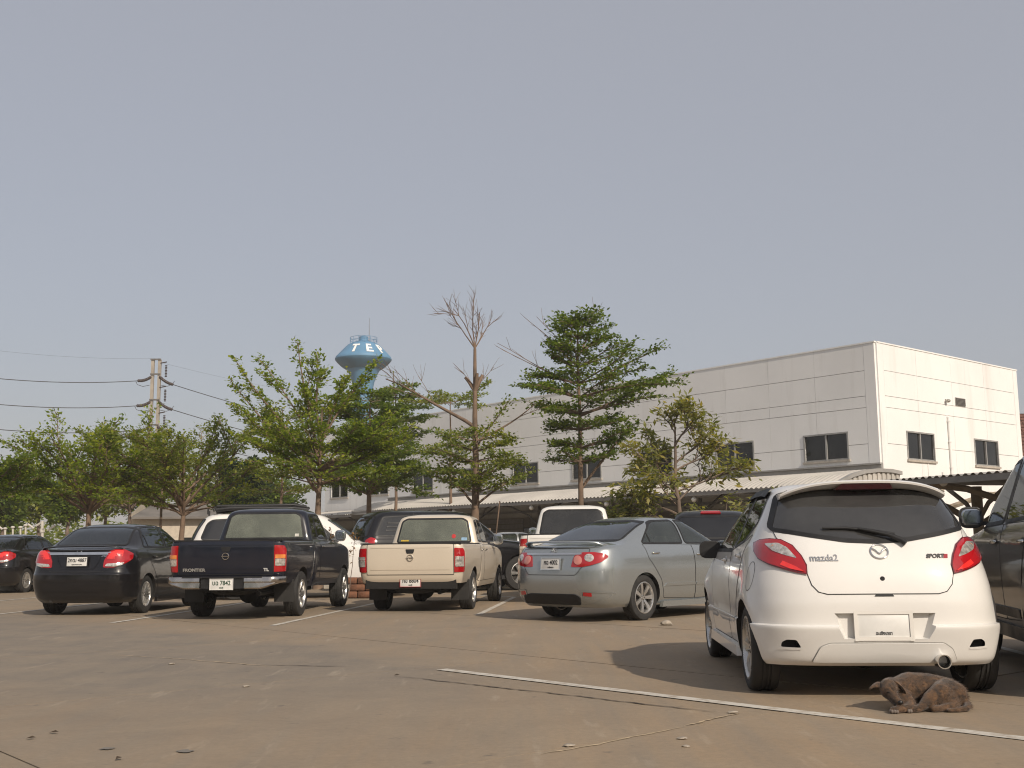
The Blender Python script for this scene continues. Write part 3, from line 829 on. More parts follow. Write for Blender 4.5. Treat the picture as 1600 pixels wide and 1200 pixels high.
# ------------------------------------------------------------------ curved awning along the long side
AW = plain('awning_sheet', (.46, .435, .395), .55, var=.10, scale=.6, metal=.1)
def corrugated(P, prof, s0, s1, pitch, amp, name, mat, parent, step=4):
    """a ribbed sheet: prof is (out, z) across the ribs, ribs run down the slope"""
    n = int((s1 - s0) / pitch) * step; V = []; F = []
    nor = []
    for i, (o, z) in enumerate(prof):
        a, b = prof[max(0, i - 1)], prof[min(len(prof) - 1, i + 1)]; t = Vector((b[0] - a[0], b[1] - a[1])).normalized(); nor.append((-t.y, t.x) if t.x > 0 else (t.y, -t.x))
    for k in range(n + 1):
        s = s0 + (s1 - s0) * k / n; h = amp * (1 if (k % step) in (0, 1) else -1)
        for (o, z), (no, nz) in zip(prof, nor): V.append(P(s, o + no * h, z + nz * h))
    m = len(prof)
    for k in range(n):
        for j in range(m - 1): F.append((k * m + j, (k + 1) * m + j, (k + 1) * m + j + 1, k * m + j + 1))
    return V, F
aw = thing('awning', 'long curved corrugated awning along the ground floor of the white building', 'awning', C0)
prof = [(.30, 3.42), (.9, 3.47), (1.7, 3.46), (2.5, 3.38), (3.2, 3.24), (3.8, 3.04), (4.05, 2.93)]
V, F = corrugated(fac, prof, -.85, 27.0, .20, .022, 'roof_sheet', AW, aw)
mb = MB(); mb.add(V, F); bobj(mb, 'roof_sheet', AW, aw)
V, F = corrugated(fac, [(.30, 3.20), (2.2, 3.02), (4.05, 2.78)], 27.0, 44, .20, .022, 'roof_sheet', AW, aw); mb = MB(); mb.add(V, F); bobj(mb, 'roof_sheet', AW, aw)
DST = plain('dark_steel', (.075, .068, .058), .6, var=.2)
v = MB(); slab_box(v, fac, -.8, 27.0, 2.80, 2.905, 3.96, 4.02); bobj(v, 'eaves_beam', GREY, aw)
v = MB(); slab_box(v, fac, 27.1, 44, 2.66, 2.76, 3.96, 4.02); bobj(v, 'eaves_beam', GREY, aw)
v = MB(); n_ = 26
def prof_z(o):
    for (o0, z0), (o1, z1) in zip(prof, prof[1:]):
        if o0 <= o <= o1: return z0 + (z1 - z0) * (o - o0) / (o1 - o0)
    return prof[-1][1]
for i_ in range(n_):
    oa, ob = .32 + 3.66 * i_ / n_, .32 + 3.66 * (i_ + 1) / n_; ds = -.90 if i_ % 2 else -.86
    v.add([fac(ds, oa, 2.86), fac(ds, ob, 2.86), fac(ds, ob, prof_z(ob) - .03), fac(ds, oa, prof_z(oa) - .03), fac(-.80, oa, 2.86), fac(-.80, ob, 2.86), fac(-.80, ob, prof_z(ob) - .03), fac(-.80, oa, prof_z(oa) - .03)],
          [(0, 1, 2, 3), (4, 5, 6, 7), (0, 3, 7, 4), (1, 2, 6, 5), (0, 1, 5, 4)])
tag(bobj(v, 'end_cladding', AW, aw), kind='stuff'); v = MB()
for i in range(len(prof) - 1):
    (o0, z0), (o1, z1) = prof[i], prof[i + 1]
    v.add([fac(-.95, o0, z0 + .03), fac(-.95, o1, z1 + .03), fac(-.95, o1, z1 - .09), fac(-.95, o0, z0 - .09), fac(-.83, o0, z0 + .03), fac(-.83, o1, z1 + .03), fac(-.83, o1, z1 - .09), fac(-.83, o0, z0 - .09)],
          [(0, 1, 2, 3), (4, 5, 6, 7), (0, 1, 5, 4), (2, 3, 7, 6)])
bobj(v, 'end_trim', GREY, aw)
for s in [1 + 4.3 * k for k in range(10)]:
    v = MB(); v.tube([fac(s, 3.2, 0), fac(s, 3.2, 2.75)], .07, 8)
    for dirn in (-1, 1):
        v.tube([fac(s, 3.2, 1.9), fac(s + dirn * .5, 3.3, 2.35), fac(s + dirn * 1.3, 3.6, 2.75), fac(s + dirn * 1.9, 3.8, 2.84)], .04, 6)
    v.tube([fac(s, 3.2, 2.2), fac(s, 1.8, 3.0), fac(s, .3, 3.2)], .04, 6)
    bobj(v, 'post', DST, aw, smooth=50)
v = MB(); slab_box(v, fac, -1.2, 44, 2.50, 2.60, 3.16, 3.24); bobj(v, 'rail', DST, aw)
GLOBE = plain('lamp_globe', (.75, .73, .68), .3, var=.05)
for s, lb in ((18.8, 'to the left of the pruned tree trunk'), (13.6, 'above the left edge of the white pickup'), (9.3, 'above the right edge of the white pickup'), (5.0, 'behind the sparse long-leaved tree'), (30.0, 'at the far left end, behind the dark canopied pickup'), (1.2, 'nearest the awning corner, behind the white hatchback')):
    v = MB(); q = fac(s, 3.9, 2.66 if s < 27 else 2.5); v.ell(q, (.095, .095, .095), 14, 10); v.tube([q, q + Vector((0, 0, .15))], .02, 6)
    for w_ in v.v: w_ -= q
    o = v.build('globe_lamp', GLOBE, smooth=60); o.location = q
    tag(o, 'white globe lamp under the awning, ' + lb, 'lamp', 'globe lamps under the awning')
# ground-floor wall, its shade put into the dark colour: doors, shutters and a bench of clutter under the awning
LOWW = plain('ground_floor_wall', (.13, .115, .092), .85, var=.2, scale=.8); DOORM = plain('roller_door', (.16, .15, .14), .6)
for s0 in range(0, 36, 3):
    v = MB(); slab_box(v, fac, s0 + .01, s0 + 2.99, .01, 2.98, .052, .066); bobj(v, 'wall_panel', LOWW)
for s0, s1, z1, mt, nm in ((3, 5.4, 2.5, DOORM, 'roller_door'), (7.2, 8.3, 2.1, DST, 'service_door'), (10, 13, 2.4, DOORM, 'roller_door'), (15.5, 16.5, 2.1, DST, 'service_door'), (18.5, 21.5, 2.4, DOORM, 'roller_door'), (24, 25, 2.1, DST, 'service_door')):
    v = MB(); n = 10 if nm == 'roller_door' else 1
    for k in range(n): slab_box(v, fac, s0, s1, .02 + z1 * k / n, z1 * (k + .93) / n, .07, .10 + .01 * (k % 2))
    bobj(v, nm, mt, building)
for s0 in (5.8, 13.6, 17.0, 22.2, 25.6):
    v = MB(); slab_box(v, fac, s0, s0 + 1.5, 1.0, 2.0, .07, .09); fo = bobj(v, 'window', DST)
    for k in range(3):
        v = MB(); slab_box(v, fac, s0 + .05 + .48 * k, s0 + .48 + .48 * k, 1.06, 1.94, .088, .10); bobj(v, 'window_pane', WGLASS, fo)

# ------------------------------------------------------------------ carport on the right
cpo = thing('carport', 'low steel carport with grey fascia and arched braces, right of the white hatchback roof', 'carport', C0)
CP0 = at(1400, 749.5, 24.2); CPd = (at(1620, 732.5, 19.7) - CP0); CPd.z = 0; CPL = CPd.length; CPd.normalize(); CPn = Vector((-CPd.y, CPd.x, 0))
if CPn.y < 0: CPn = -CPn
zt = at(1400, 749.5, 24.2).z; zt2 = at(1620, 732.5, 19.7).z
def cpt(s, o, z): return Vector((CP0.x, CP0.y, 0)) + CPd * s + CPn * o + Vector((0, 0, z + (zt2 - zt) * s / CPL))
zc = zt
v = MB(); V, F = corrugated(lambda s, o, z: cpt(s, o, z), [(0, zc), (2.6, zc + .03), (5.2, zc + .03), (8.4, zc)], -3.4, CPL + 3, .24, .020, 'roof_sheet', GREY, cpo); v.add(V, F); bobj(v, 'roof_sheet', plain('carport_sheet', (.26, .25, .235), .6, var=.15), cpo)
v = MB(); slab_box(v, cpt, -3.4, CPL + 3, zc - .15, zc - .03, -.03, .03); bobj(v, 'eaves_beam', plain('carport_fascia', (.22, .21, .195), .6, var=.12), cpo)
v = MB(); slab_box(v, cpt, -3.4, CPL + 3, zc - .22, zc - .06, 8.3, 8.4); bobj(v, 'eaves_beam', DST, cpo)
_pp = at(1520, 790, 24.4) - Vector((CP0.x, CP0.y, 0)); _ps = _pp.dot(CPd)
for s in (_ps - 5.2, _ps - 2.6, _ps, _ps + 3.2, _ps + 6.4):
    v = MB(); v.tube([cpt(s, 3.6, 0), cpt(s, 3.6, zc - .05)], .14, 8)
    for dn in (-1, 1):
        v.tube([cpt(s, 3.6, zc - 1.0), cpt(s, 3.6 + dn * .8, zc - .55), cpt(s, 3.6 + dn * 2.0, zc - .2), cpt(s, 3.6 + dn * 3.3, zc - .06)], .075, 6)
        v.tube([cpt(s, 3.6, zc - .9), cpt(s + dn * .45, 3.6, zc - .45), cpt(s + dn * 1.2, 3.6, zc - .06)], .06, 6)
    bobj(v, 'post', plain('post_brown', (.26, .21, .15), .7, var=.2), cpo, smooth=50)
v = MB()
for o_ in (7.6,): v.tube([cpt(-3.3, o_, zc - .72), cpt(CPL + 2.8, o_, zc - .72)], .05, 6)
for k in range(16):
    s = k * .9 - 3.3; v.tube([cpt(s, 7.6, zc - .72), cpt(s + .9, 7.6, zc - .12)], .035, 6); v.tube([cpt(s, 7.6, zc - .72), cpt(s, 7.6, zc - .1)], .035, 6)
bobj(v, 'truss', DST, cpo, smooth=50)
q = at(1474, 753, 23.0); v = MB().ell((0, 0, 0), (.09, .09, .09), 14, 10).tube([(0, 0, .05), (0, 0, .2)], .02, 6); o = v.build('globe_lamp', GLOBE, smooth=60); o.location = q
tag(o, 'white globe lamp under the edge of the right-hand carport', 'lamp')
# tiled house beyond the right end
hs = thing('tiled_house', 'house with brown tiled roof at the right edge, beyond the white building', 'house', at(1640, 690, 60).to_2d().to_3d())
TILE = plain('roof_tile', (.135, .062, .042), .8, var=.3, scale=3)
h0 = hs.location.copy()
wl_ = MB().box((0, 3, 2.3), (9, 7.5, 4.6)); wl_.build('wall', WALL, hs)
rows = 18; r_ = random.Random(8)
for k in range(rows):
    a, b = k / rows, (k + 1) / rows; m = MB(); y0, z0, y1, z1 = -1.6 + 4.6 * a, 4.45 + 3.9 * a, -1.6 + 4.6 * b + .12, 4.45 + 3.9 * b + .02
    n = 30
    for i in range(n):
        x0, x1 = -4.9 + 9.8 * i / n, -4.9 + 9.8 * (i + 1) / n - .02; l = .05 + r_.uniform(-.01, .01)
        m.add([(x0, y0, z0 + l), (x1, y0, z0 + l), (x1, y1, z1 + .01), (x0, y1, z1 + .01), (x0, y0, z0), (x1, y0, z0)], [(0, 1, 2, 3), (4, 5, 1, 0)])
    tag(m.build('tile_course', TILE, hs), kind='stuff')
MB().add([(-4.9, 3.0, 8.36), (4.9, 3.0, 8.36), (4.9, 7.8, 4.4), (-4.9, 7.8, 4.4)], [(0, 1, 2, 3)]).build('roof', TILE, hs)

# ------------------------------------------------------------------ water tower
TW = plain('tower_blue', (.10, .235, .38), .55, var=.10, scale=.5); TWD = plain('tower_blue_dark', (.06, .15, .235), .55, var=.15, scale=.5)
TP = at(567, 640, 150.0); TP.z = 0
tower = thing('water_tower', 'light blue mushroom-shaped water tower with white letters, behind the trees', 'water tower', TP, -.02)
K = 150.0 / FPX
zt = lambda py: at(567, py, 150.0).z
stem = [(2.3, -.2), (1.45, 3), (1.25, zt(650)), (1.22, zt(625)), (1.3, zt(610)), (1.5, zt(598)), (1.75, zt(590)), (2.05, zt(582)), (2.35, zt(577))]
MB().lathe(stem, 48).build('stem', TW, tower, smooth=40)
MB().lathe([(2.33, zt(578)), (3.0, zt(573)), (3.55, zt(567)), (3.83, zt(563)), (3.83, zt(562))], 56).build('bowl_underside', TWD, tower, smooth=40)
top = [(3.835, zt(562.2)), (3.84, zt(561)), (3.72, zt(558)), (2.9, zt(548)), (2.15, zt(539.5)), (1.3, zt(535)), (.62, zt(533)), (.60, zt(527)), (.62, zt(526.5)), (.2, zt(525)), (.001, zt(524.6))]
MB().lathe(top, 64).build('bowl', TW, tower, smooth=40)
rl = MB()
for k in range(14):
    a0, a1 = 2 * pi * k / 14, 2 * pi * (k + 1) / 14; r = 1.85; z0, z1 = zt(537), zt(528)
    rl.tube([(r * cos(a0), r * sin(a0), z0), (r * cos(a0), r * sin(a0), z1)], .03, 5)
    for z in (z1, (z0 + z1) / 2): rl.tube([(r * cos(a0), r * sin(a0), z), (r * cos(a1), r * sin(a1), z)], .028, 5)
rl.build('railing', TW, tower)
MB().tube([(.75, 0, zt(534)), (.75, 0, zt(497))], [.05, .02], 6).build('aerial', plain('dark_grey', (.13, .12, .11), .6), tower)
LETW = plain('letter_white', (.80, .79, .76), .6, var=.03)
def tower_letter(ch, ang):
    me = text_mesh(ch, 1.62, LETW, depth=.03, bold=.055, sx=1.12); z0, z1, r0, r1 = zt(558), zt(541), 3.72, 2.28
    for v in me.vertices:
        t = (v.co.y + .60) / 1.2; z = z0 + (z1 - z0) * (.09 + .82 * t); r = r0 + (r1 - r0) * (.09 + .82 * t) + .05 + v.co.z
        a = ang + v.co.x / 2.95
        v.co = Vector((r * sin(a), -r * cos(a), z))
    obj('lettering', me, None, tower)
for ch, a in (('T', -.24), ('E', .40), ('P', 1.0)): tower_letter(ch, radians(0) + a)

# ------------------------------------------------------------------ power poles and lines
CON = plain('pole_concrete', (.33, .29, .24), .85, var=.15, scale=1); WIRE = plain('wire', (.05, .05, .05), .6); INS = plain('insulator', (.045, .030, .026), .4)
PD = 100.0; PB = at(239, 700, PD); PB.z = 0; K = PD / FPX
pl = thing('power_pole', 'twin concrete power pole with dark insulators, rising behind the trees', 'power pole', PB)
pz = lambda py: at(239, py, PD).z
for dx in (-.29, .33): MB().box((dx, 0, pz(562) / 2), (.26, .26, pz(562))).build('post', CON, pl)
for py, w in ((562, .95), (585, .9), (625, .9), (664, .9)):
    MB().box((0, -.16, pz(py)), (w, .10, .14)).build('crossbar', plain('dark_grey', (.13, .12, .11), .6), pl)
attach = []
for py in (590, 629, 668):
    for sd, ex, ey in ((-1, -26, 5), (1, 27, 11)):
        p0, p1 = Vector((sd * .45, -.1, pz(py))), Vector((ex * K, -.1, pz(py + ey)))
        m = MB(); n = 9
        for k in range(n):
            q = p0.lerp(p1, k / (n - 1)) + Vector((0, 0, -.10 * sin(pi * k / (n - 1)))); m.ell(q, (.14, .14, .14), 8, 6)
        m.tube([p0, p1], .05, 6); m.build('insulator', INS, pl, smooth=50); attach.append((sd, p1 + PB))
for py in (572, 610, 650):
    m = MB().tube([(.4, -.1, pz(py - 4)), (1.0, -.1, pz(py - 6))], .05, 6)
    for k in range(8): m.ell((.95, -.1, pz(py) - k * .14), (.12, .12, .06), 8, 5)
    m.build('insulator', INS, pl, smooth=50)
for py in (590, 629, 668):
    for sd in (-1, 1):
        a, b = Vector((sd * 1.5, -.1, pz(py + 8))), Vector((sd * .5, -.1, pz(py + 14))); pts = [Vector((sd * 1.75, -.1, pz(py + 6))), Vector((sd * 1.6, -.1, pz(py + 11))), Vector((sd * 1.1, -.1, pz(py + 14))), Vector((sd * .5, -.1, pz(py + 12)))]
        MB().tube(pts, .025, 5).build('jumper', WIRE, pl, smooth=50)
def line(a, b, sag, label, r=.035):
    a, b = Vector(a), Vector(b); pts = [a.lerp(b, t / 24) - Vector((0, 0, sag * 4 * (t / 24) * (1 - t / 24))) for t in range(25)]
    m = MB().tube([p - a for p in pts], r, 5); o = m.build('power_line', WIRE, smooth=60); o.location = a; tag(o, label, 'power line')
lv = ('uppermost', 'middle', 'lowest')
lefts = [a for s, a in attach if s < 0]; rights = [a for s, a in attach if s > 0]
for k, (a, py) in enumerate(zip(lefts, (575, 616, 655))): line(a, at(-130, py, 88), .55, f'{lv[k]} of the dark power lines running left from the twin pole')
for k, (a, (px, py)) in enumerate(zip(rights, ((520, 668), (520, 705), (520, 742)))): line(a, at(px, py, 135), .25, f'{lv[k]} of the dark power lines running right from the twin pole')
line(PB + Vector((-.2, 0, pz(562) + .1)), at(-100, 535, 88), .4, 'thin faint earth wire at the very top left of the pole', r=.007)
line(PB + Vector((.3, 0, pz(566))), at(520, 620, 135), .3, 'thin faint earth wire at the very top right of the pole', r=.007)
sp = at(614, 700, 120); sp.z = 0
o = MB().box((0, 0, at(614, 588, 120).z / 2), (.14, .14, at(614, 588, 120).z)).tube([(0, 0, at(614, 588, 120).z), (0, 0, at(614, 580, 120).z)], .06, 6).box((-.9, 0, at(614, 636, 120).z), (1.8, .12, .14)).build('lightning_rod', plain('dark_grey', (.13, .12, .11), .6)); o.location = sp
tag(o, 'thin grey rod standing just right of the blue water tower', 'pole')

# ------------------------------------------------------------------ low house, pipe fence and planter
hh = thing('low_house', 'small cream house with grey roof behind the trees on the left', 'house', at(268, 800, 62).to_2d().to_3d(), .1)
CREAM = plain('cream_wall', (.52, .46, .37), .85, var=.08); GROOF = plain('grey_roof', (.16, .145, .13), .8, var=.2, scale=1)
hz = at(268, 806, 62).z; MB().box((0, 3, hz / 2), (4.6, 5.6, hz)).build('wall', CREAM, hh)
gz = at(268, 793, 62).z
MB().add([(-2.1, -.3, hz - .05), (2.7, -.3, hz - .05), (2.7, 3, gz + .35), (-1.6, 3, gz + .35), (2.7, 6.3, hz), (-2.1, 6.3, hz), (-2.1, -.3, hz - .17), (2.7, -.3, hz - .17)], [(0, 1, 2, 3), (3, 2, 4, 5), (6, 7, 1, 0)]).build('roof', GROOF, hh)
MB().add([(-2.25, -.1, 0), (-2.25, 6.1, 0), (-2.25, 6.1, hz), (-2.25, 3, gz + .4), (-2.25, -.1, hz)], [(0, 1, 2, 3, 4)]).build('gable', CREAM, hh)
for dx in (-1.2, 1.0): MB().box((dx, .17, hz * .45), (.9, .06, .9)).build('window', WGLASS, hh)
MB().tube([(-1.55, 3.5, gz), (-1.55, 3.5, gz + .75)], .25, 10).build('chimney', CREAM, hh)
FENCEW = plain('fence_white', (.50, .47, .42), .7, var=.1)
fn = thing('pipe_fence', 'white pipe fence with slanted braces behind the left black saloons', 'fence', at(35, 860, 40).to_2d().to_3d())
fx = fn.location.x
def fp(px, py, d=40.0): return at(px, py, d) - fn.location
MB().tube([fp(66, 875), fp(66, 814)], .055, 8).build('post', FENCEW, fn, smooth=50); MB().tube([fp(66, 826), fp(66, 832)], .09, 8).build('post_collar', FENCEW, fn)
for a, b in (((44, 819), (53, 826)), ((56, 822), (66, 816)), ((74, 829), (86, 821)), ((-3, 822), (4, 827))): MB().tube([fp(*a), fp(*b)], .04, 6).build('brace', FENCEW, fn, smooth=50)
for px, py in ((20, 824), (32, 824), (40, 821), (8, 826)):
    MB().tube([fp(px, 880), fp(px, py + 1)], .035, 8).ell(fp(px, py), (.08, .08, .05), 10, 6).build('post', FENCEW, fn, smooth=50)

PLB = plain('laterite_brick', (.15, .068, .038), .9, var=.35, scale=8, bmp=.4, bscale=30)
bp = thing('brick_planter', 'low planter of red laterite blocks between the two pickup trucks', 'planter', (-3.12, 24.0, 0), -.09)
r_ = random.Random(2); bmE = {}
for row in range(3):
    for k in range(2):
        for yy in (0, .9):
            b_ = rbox('brick', (0, 0, 0), (.33, .16, .135), PLB, bp, r=.015, seg=1) if 'b' not in bmE else None
            if b_ is None: b_ = bmE['b'].copy(); COL.objects.link(b_); b_.parent = bp
            else: bmE['b'] = b_
            b_.location = (-.36 + .35 * k + (.17 if row % 2 else 0) + r_.uniform(-.01, .01), yy + r_.uniform(-.012, .012), .08 + .146 * row); b_.rotation_euler = (0, 0, r_.uniform(-.03, .03))
MB().box((-.12, .45, .2), (.5, .72, .38)).build('soil', plain('soil', (.10, .06, .035), .95, var=.3), bp)

# ------------------------------------------------------------------ kerbed island between the two rows of bays
KERB = plain('kerb', (.36, .33, .28), .85, var=.2, scale=2)
kb = MB(); dI = Vector((cos(radians(-3)), sin(radians(-3)), 0)); nI = Vector((-dI.y, dI.x, 0)); o0 = Vector((-20, 31.5, 0))
def isl(s, o, z): return o0 + dI * s + nI * o + Vector((0, 0, z))
isl_o = MB(); slab_box(isl_o, isl, 0, 40, -.05, .10, 0, .8); tag(isl_o.build('soil_island', plain('soil', (.10, .06, .035), .95, var=.3)), kind='structure')
k_ = MB(); slab_box(k_, isl, 0, 40, -.05, .13, -.16, -.003); slab_box(k_, isl, 0, 40, -.05, .13, .803, .96); tag(k_.build('kerb', KERB), kind='structure')

# ================================================================== trees
def leaf_mat(name, col, trans=.35):
    m = bpy.data.materials.new(name); m.use_nodes = True; nt = m.node_tree; nt.nodes.clear(); out = nt.nodes.new('ShaderNodeOutputMaterial')
    gm_ = nt.nodes.new('ShaderNodeNewGeometry'); rp = nt.nodes.new('ShaderNodeValToRGB'); nt.links.new(gm_.outputs['Random Per Island'], rp.inputs[0])
    e = rp.color_ramp.elements; e[0].position = 0; e[0].color = (*[c * .55 for c in col], 1); e[1].position = 1; e[1].color = (*[min(1, c * q) for c, q in zip(col, (1.7, 1.35, 1.1))], 1)
    e2 = rp.color_ramp.elements.new(.55); e2.color = (*col, 1)
    pt = wnoise(nt, .8, detail=3, lo=.35, hi=.65); c = mix_col(nt, pt, rp.outputs[0], (1.25, 1.12, .72), 'MULTIPLY')
    pr_ = nt.nodes.new('ShaderNodeBsdfPrincipled'); nt.links.new(c, pr_.inputs['Base Color']); pr_.inputs['Roughness'].default_value = .42; pr_.inputs['Specular IOR Level'].default_value = .5
    tl = nt.nodes.new('ShaderNodeBsdfTranslucent'); nt.links.new(mix_col(nt, 1.0, c, (1.5, 1.6, .6), 'MULTIPLY'), tl.inputs[0])
    mx = nt.nodes.new('ShaderNodeMixShader'); mx.inputs[0].default_value = trans; nt.links.new(pr_.outputs[0], mx.inputs[1]); nt.links.new(tl.outputs[0], mx.inputs[2]); nt.links.new(mx.outputs[0], out.inputs[0])
    return m
LEAF = leaf_mat('fresh_leaf', (.175, .245, .042), .5); LEAF2 = leaf_mat('dark_leaf', (.110, .172, .032), .45); LEAF3 = leaf_mat('olive_leaf', (.205, .225, .095), .48); LEAFD = leaf_mat('dry_leaf_brown', (.16, .10, .055), .2); LEAF4 = leaf_mat('dusty_leaf', (.160, .210, .050), .48)
BARK = plain('warm_bark', (.17, .116, .080), .9, var=.3, scale=3, bmp=.4, bscale=25); BARK2 = plain('grey_bark', (.15, .11, .085), .9, var=.3, scale=3, bmp=.4, bscale=25)
class Tree:
    def __init__(t, seed): t.r = random.Random(seed); t.wood = MB(); t.trunk = MB(); t.leaves = []
    def limb(t, p, d, L, r0, r1, n=6, wob=.10, up=0.0, n_side=6, sag=0.0):
        """one branch: a bent taper; returns its points"""
        p = Vector(p); d = Vector(d).normalized(); pts = [p.copy()]; rad = [r0]
        for i in range(n):
            d = (d + Vector((t.r.gauss(0, wob), t.r.gauss(0, wob), t.r.gauss(0, wob) + up - sag * i / n))).normalized(); p = p + d * (L / n); pts.append(p.copy()); rad.append(r0 + (r1 - r0) * (i + 1) / n)
        t.wood.tube(pts, rad, n_side, cap=False)
        return pts
    def spray(t, p, d, L, dens, flat, size, spread=.28):
        """leaves on a twig, held near level the way these trees carry them"""
        k = max(2, int(dens * L))
        for _ in range(k):
            s = t.r.uniform(.15, 1.08) * L; q = p + d * s + Vector((t.r.gauss(0, spread * .5), t.r.gauss(0, spread * .5), t.r.gauss(0, spread * flat)))
            t.leaves.append((q, d, size * t.r.uniform(.7, 1.3)))
    def twigs(t, pts, r0, L, n, dens, flat, size, start=.25, up=.08, spread=.24, level=1, bare=0.0):
        m = len(pts) - 1
        for i in range(n):
            f = start + (1 - start) * (i + t.r.random()) / n; f = min(.999, f); k = int(f * m); p = pts[k].lerp(pts[k + 1], f * m - k); d0 = (pts[k + 1] - pts[k]).normalized()
            sd = d0.cross(Vector((0, 0, 1))); sd = sd.normalized() if sd.length > .2 else Vector((t.r.uniform(-1, 1), t.r.uniform(-1, 1), 0)).normalized()
            sgn = 1 if i % 2 else -1; d = (d0 * t.r.uniform(.5, 1.0) + sd * sgn * t.r.uniform(.5, 1.1) + Vector((0, 0, up + t.r.uniform(-.1, .16)))).normalized()
            LL = L * t.r.uniform(.6, 1.2) * (1.15 - .5 * f)
            tp = t.limb(p, d, LL, r0, r0 * .35, 3, .12, n_side=4)
            if level > 1: t.twigs(tp, r0 * .6, L * .55, max(2, n // 2), dens, flat, size, .3, up, spread, level - 1, bare)
            elif t.r.random() >= bare: t.spray(tp[0], (tp[-1] - tp[0]).normalized(), LL, dens, flat, size, spread)
        if level == 1 and t.r.random() >= bare: t.spray(pts[-2], (pts[-1] - pts[-2]).normalized(), L * .6, dens, flat, size, spread)
    def build(t, name, label, bark, leaf, shape='oval', group=None, origin=(0, 0, 0), long=1.0, droop=0.0):
        root = thing(name, label, 'tree', origin, 0, group)
        for mb, nm in ((t.trunk, 'trunk'), (t.wood, 'branches')):
            if mb.v: mb.build(nm, bark, root, smooth=60)
        if t.leaves:
            r = t.r; n = len(t.leaves); V = np.zeros((n * 4, 3)); rng = np.random.default_rng(r.randrange(1 << 30))
            P = np.array([tuple(l[0]) for l in t.leaves]); D = np.array([tuple(l[1]) for l in t.leaves]); Z = np.array([l[2] for l in t.leaves])[:, None]
            D = D + rng.normal(0, .75, (n, 3)); D[:, 2] = D[:, 2] * .6 - droop; D /= np.linalg.norm(D, axis=1)[:, None]
            up = np.array([0, 0, 1.]) + rng.normal(0, .45, (n, 3)); S_ = np.cross(D, up); S_ /= np.linalg.norm(S_, axis=1)[:, None] + 1e-9; N = np.cross(S_, D)
            V[0::4] = P; V[1::4] = P + D * Z * .5 * long + S_ * Z * .30 + N * Z * .06; V[2::4] = P + D * Z * long; V[3::4] = P + D * Z * .5 * long - S_ * Z * .30 + N * Z * .06
            me = bpy.data.meshes.new('crown'); me.vertices.add(n * 4); me.vertices.foreach_set('co', V.ravel()); me.loops.add(n * 4); me.loops.foreach_set('vertex_index', np.arange(n * 4, dtype=np.int32))
            me.polygons.add(n); me.polygons.foreach_set('loop_start', np.arange(0, n * 4, 4, dtype=np.int32)); me.update(calc_edges=True)
            obj('crown', me, leaf, root)
        return root
def trunk_path(t, H, r0, r1, lean=(0, 0), n=10, wob=.02):
    pts = []; x = y = 0
    for i in range(n + 1):
        f = i / n; x += t.r.gauss(0, wob); y += t.r.gauss(0, wob); pts.append(Vector((x + lean[0] * f * H, y + lean[1] * f * H, H * f)))
    rad = [r0 * (1.25 if i == 0 else 1) + (r1 - r0) * (i / n) for i in range(n + 1)]
    t.trunk.tube(pts, rad, 10); return pts
def on(pts, z):
    for a, b in zip(pts, pts[1:]):
        if a.z <= z <= b.z: return a.lerp(b, (z - a.z) / max(1e-6, b.z - a.z))
    return pts[-1].copy()
def az(a, el=0.0): a = radians(a); return Vector((sin(a) * cos(radians(el)), cos(a) * cos(radians(el)), sin(radians(el))))
def zpx(px, py, d): return at(px, py, d).z
def base(px, d): v = at(px, 800, d); return Vector((v.x, v.y, 0))
def tier_tree(name, label, px, d, seed, top_py, tiers, r0, bark=BARK, leaf=LEAF, dens=26, size=.12, flat=.16, lean=(0, 0), bare_top=False, k=1.0, group=None, twig=.8, up=.05, level=1):
    """a tree with branches in level storeys: tiers are (pixel height, reach in m, number of limbs, elevation, limb twigs)"""
    t = Tree(seed); H = zpx(px, top_py, d); pts = trunk_path(t, H, r0, .02, lean)
    for py, reach, n, el, tw in tiers:
        z = zpx(px, py, d); p0 = on(pts, z); a0 = t.r.uniform(0, 360)
        for i in range(n):
            a = a0 + 360 * i / n + t.r.uniform(-22, 22); L = reach * t.r.uniform(.7, 1.12)
            lp = t.limb(p0 + Vector((0, 0, t.r.uniform(-.12, .12))), az(a, el + t.r.uniform(-6, 6)), L, max(.014, r0 * .26 * (1 - z / H * .6)), .008, 6, .07, up=-.012 * el / 10, n_side=5)
            t.twigs(lp, .009, twig * k * .85, tw + 2, dens * 2.4, flat, size * .9, .22, up, .18, level)
    return t.build(name, label, bark, leaf, origin=base(px, d), group=group)

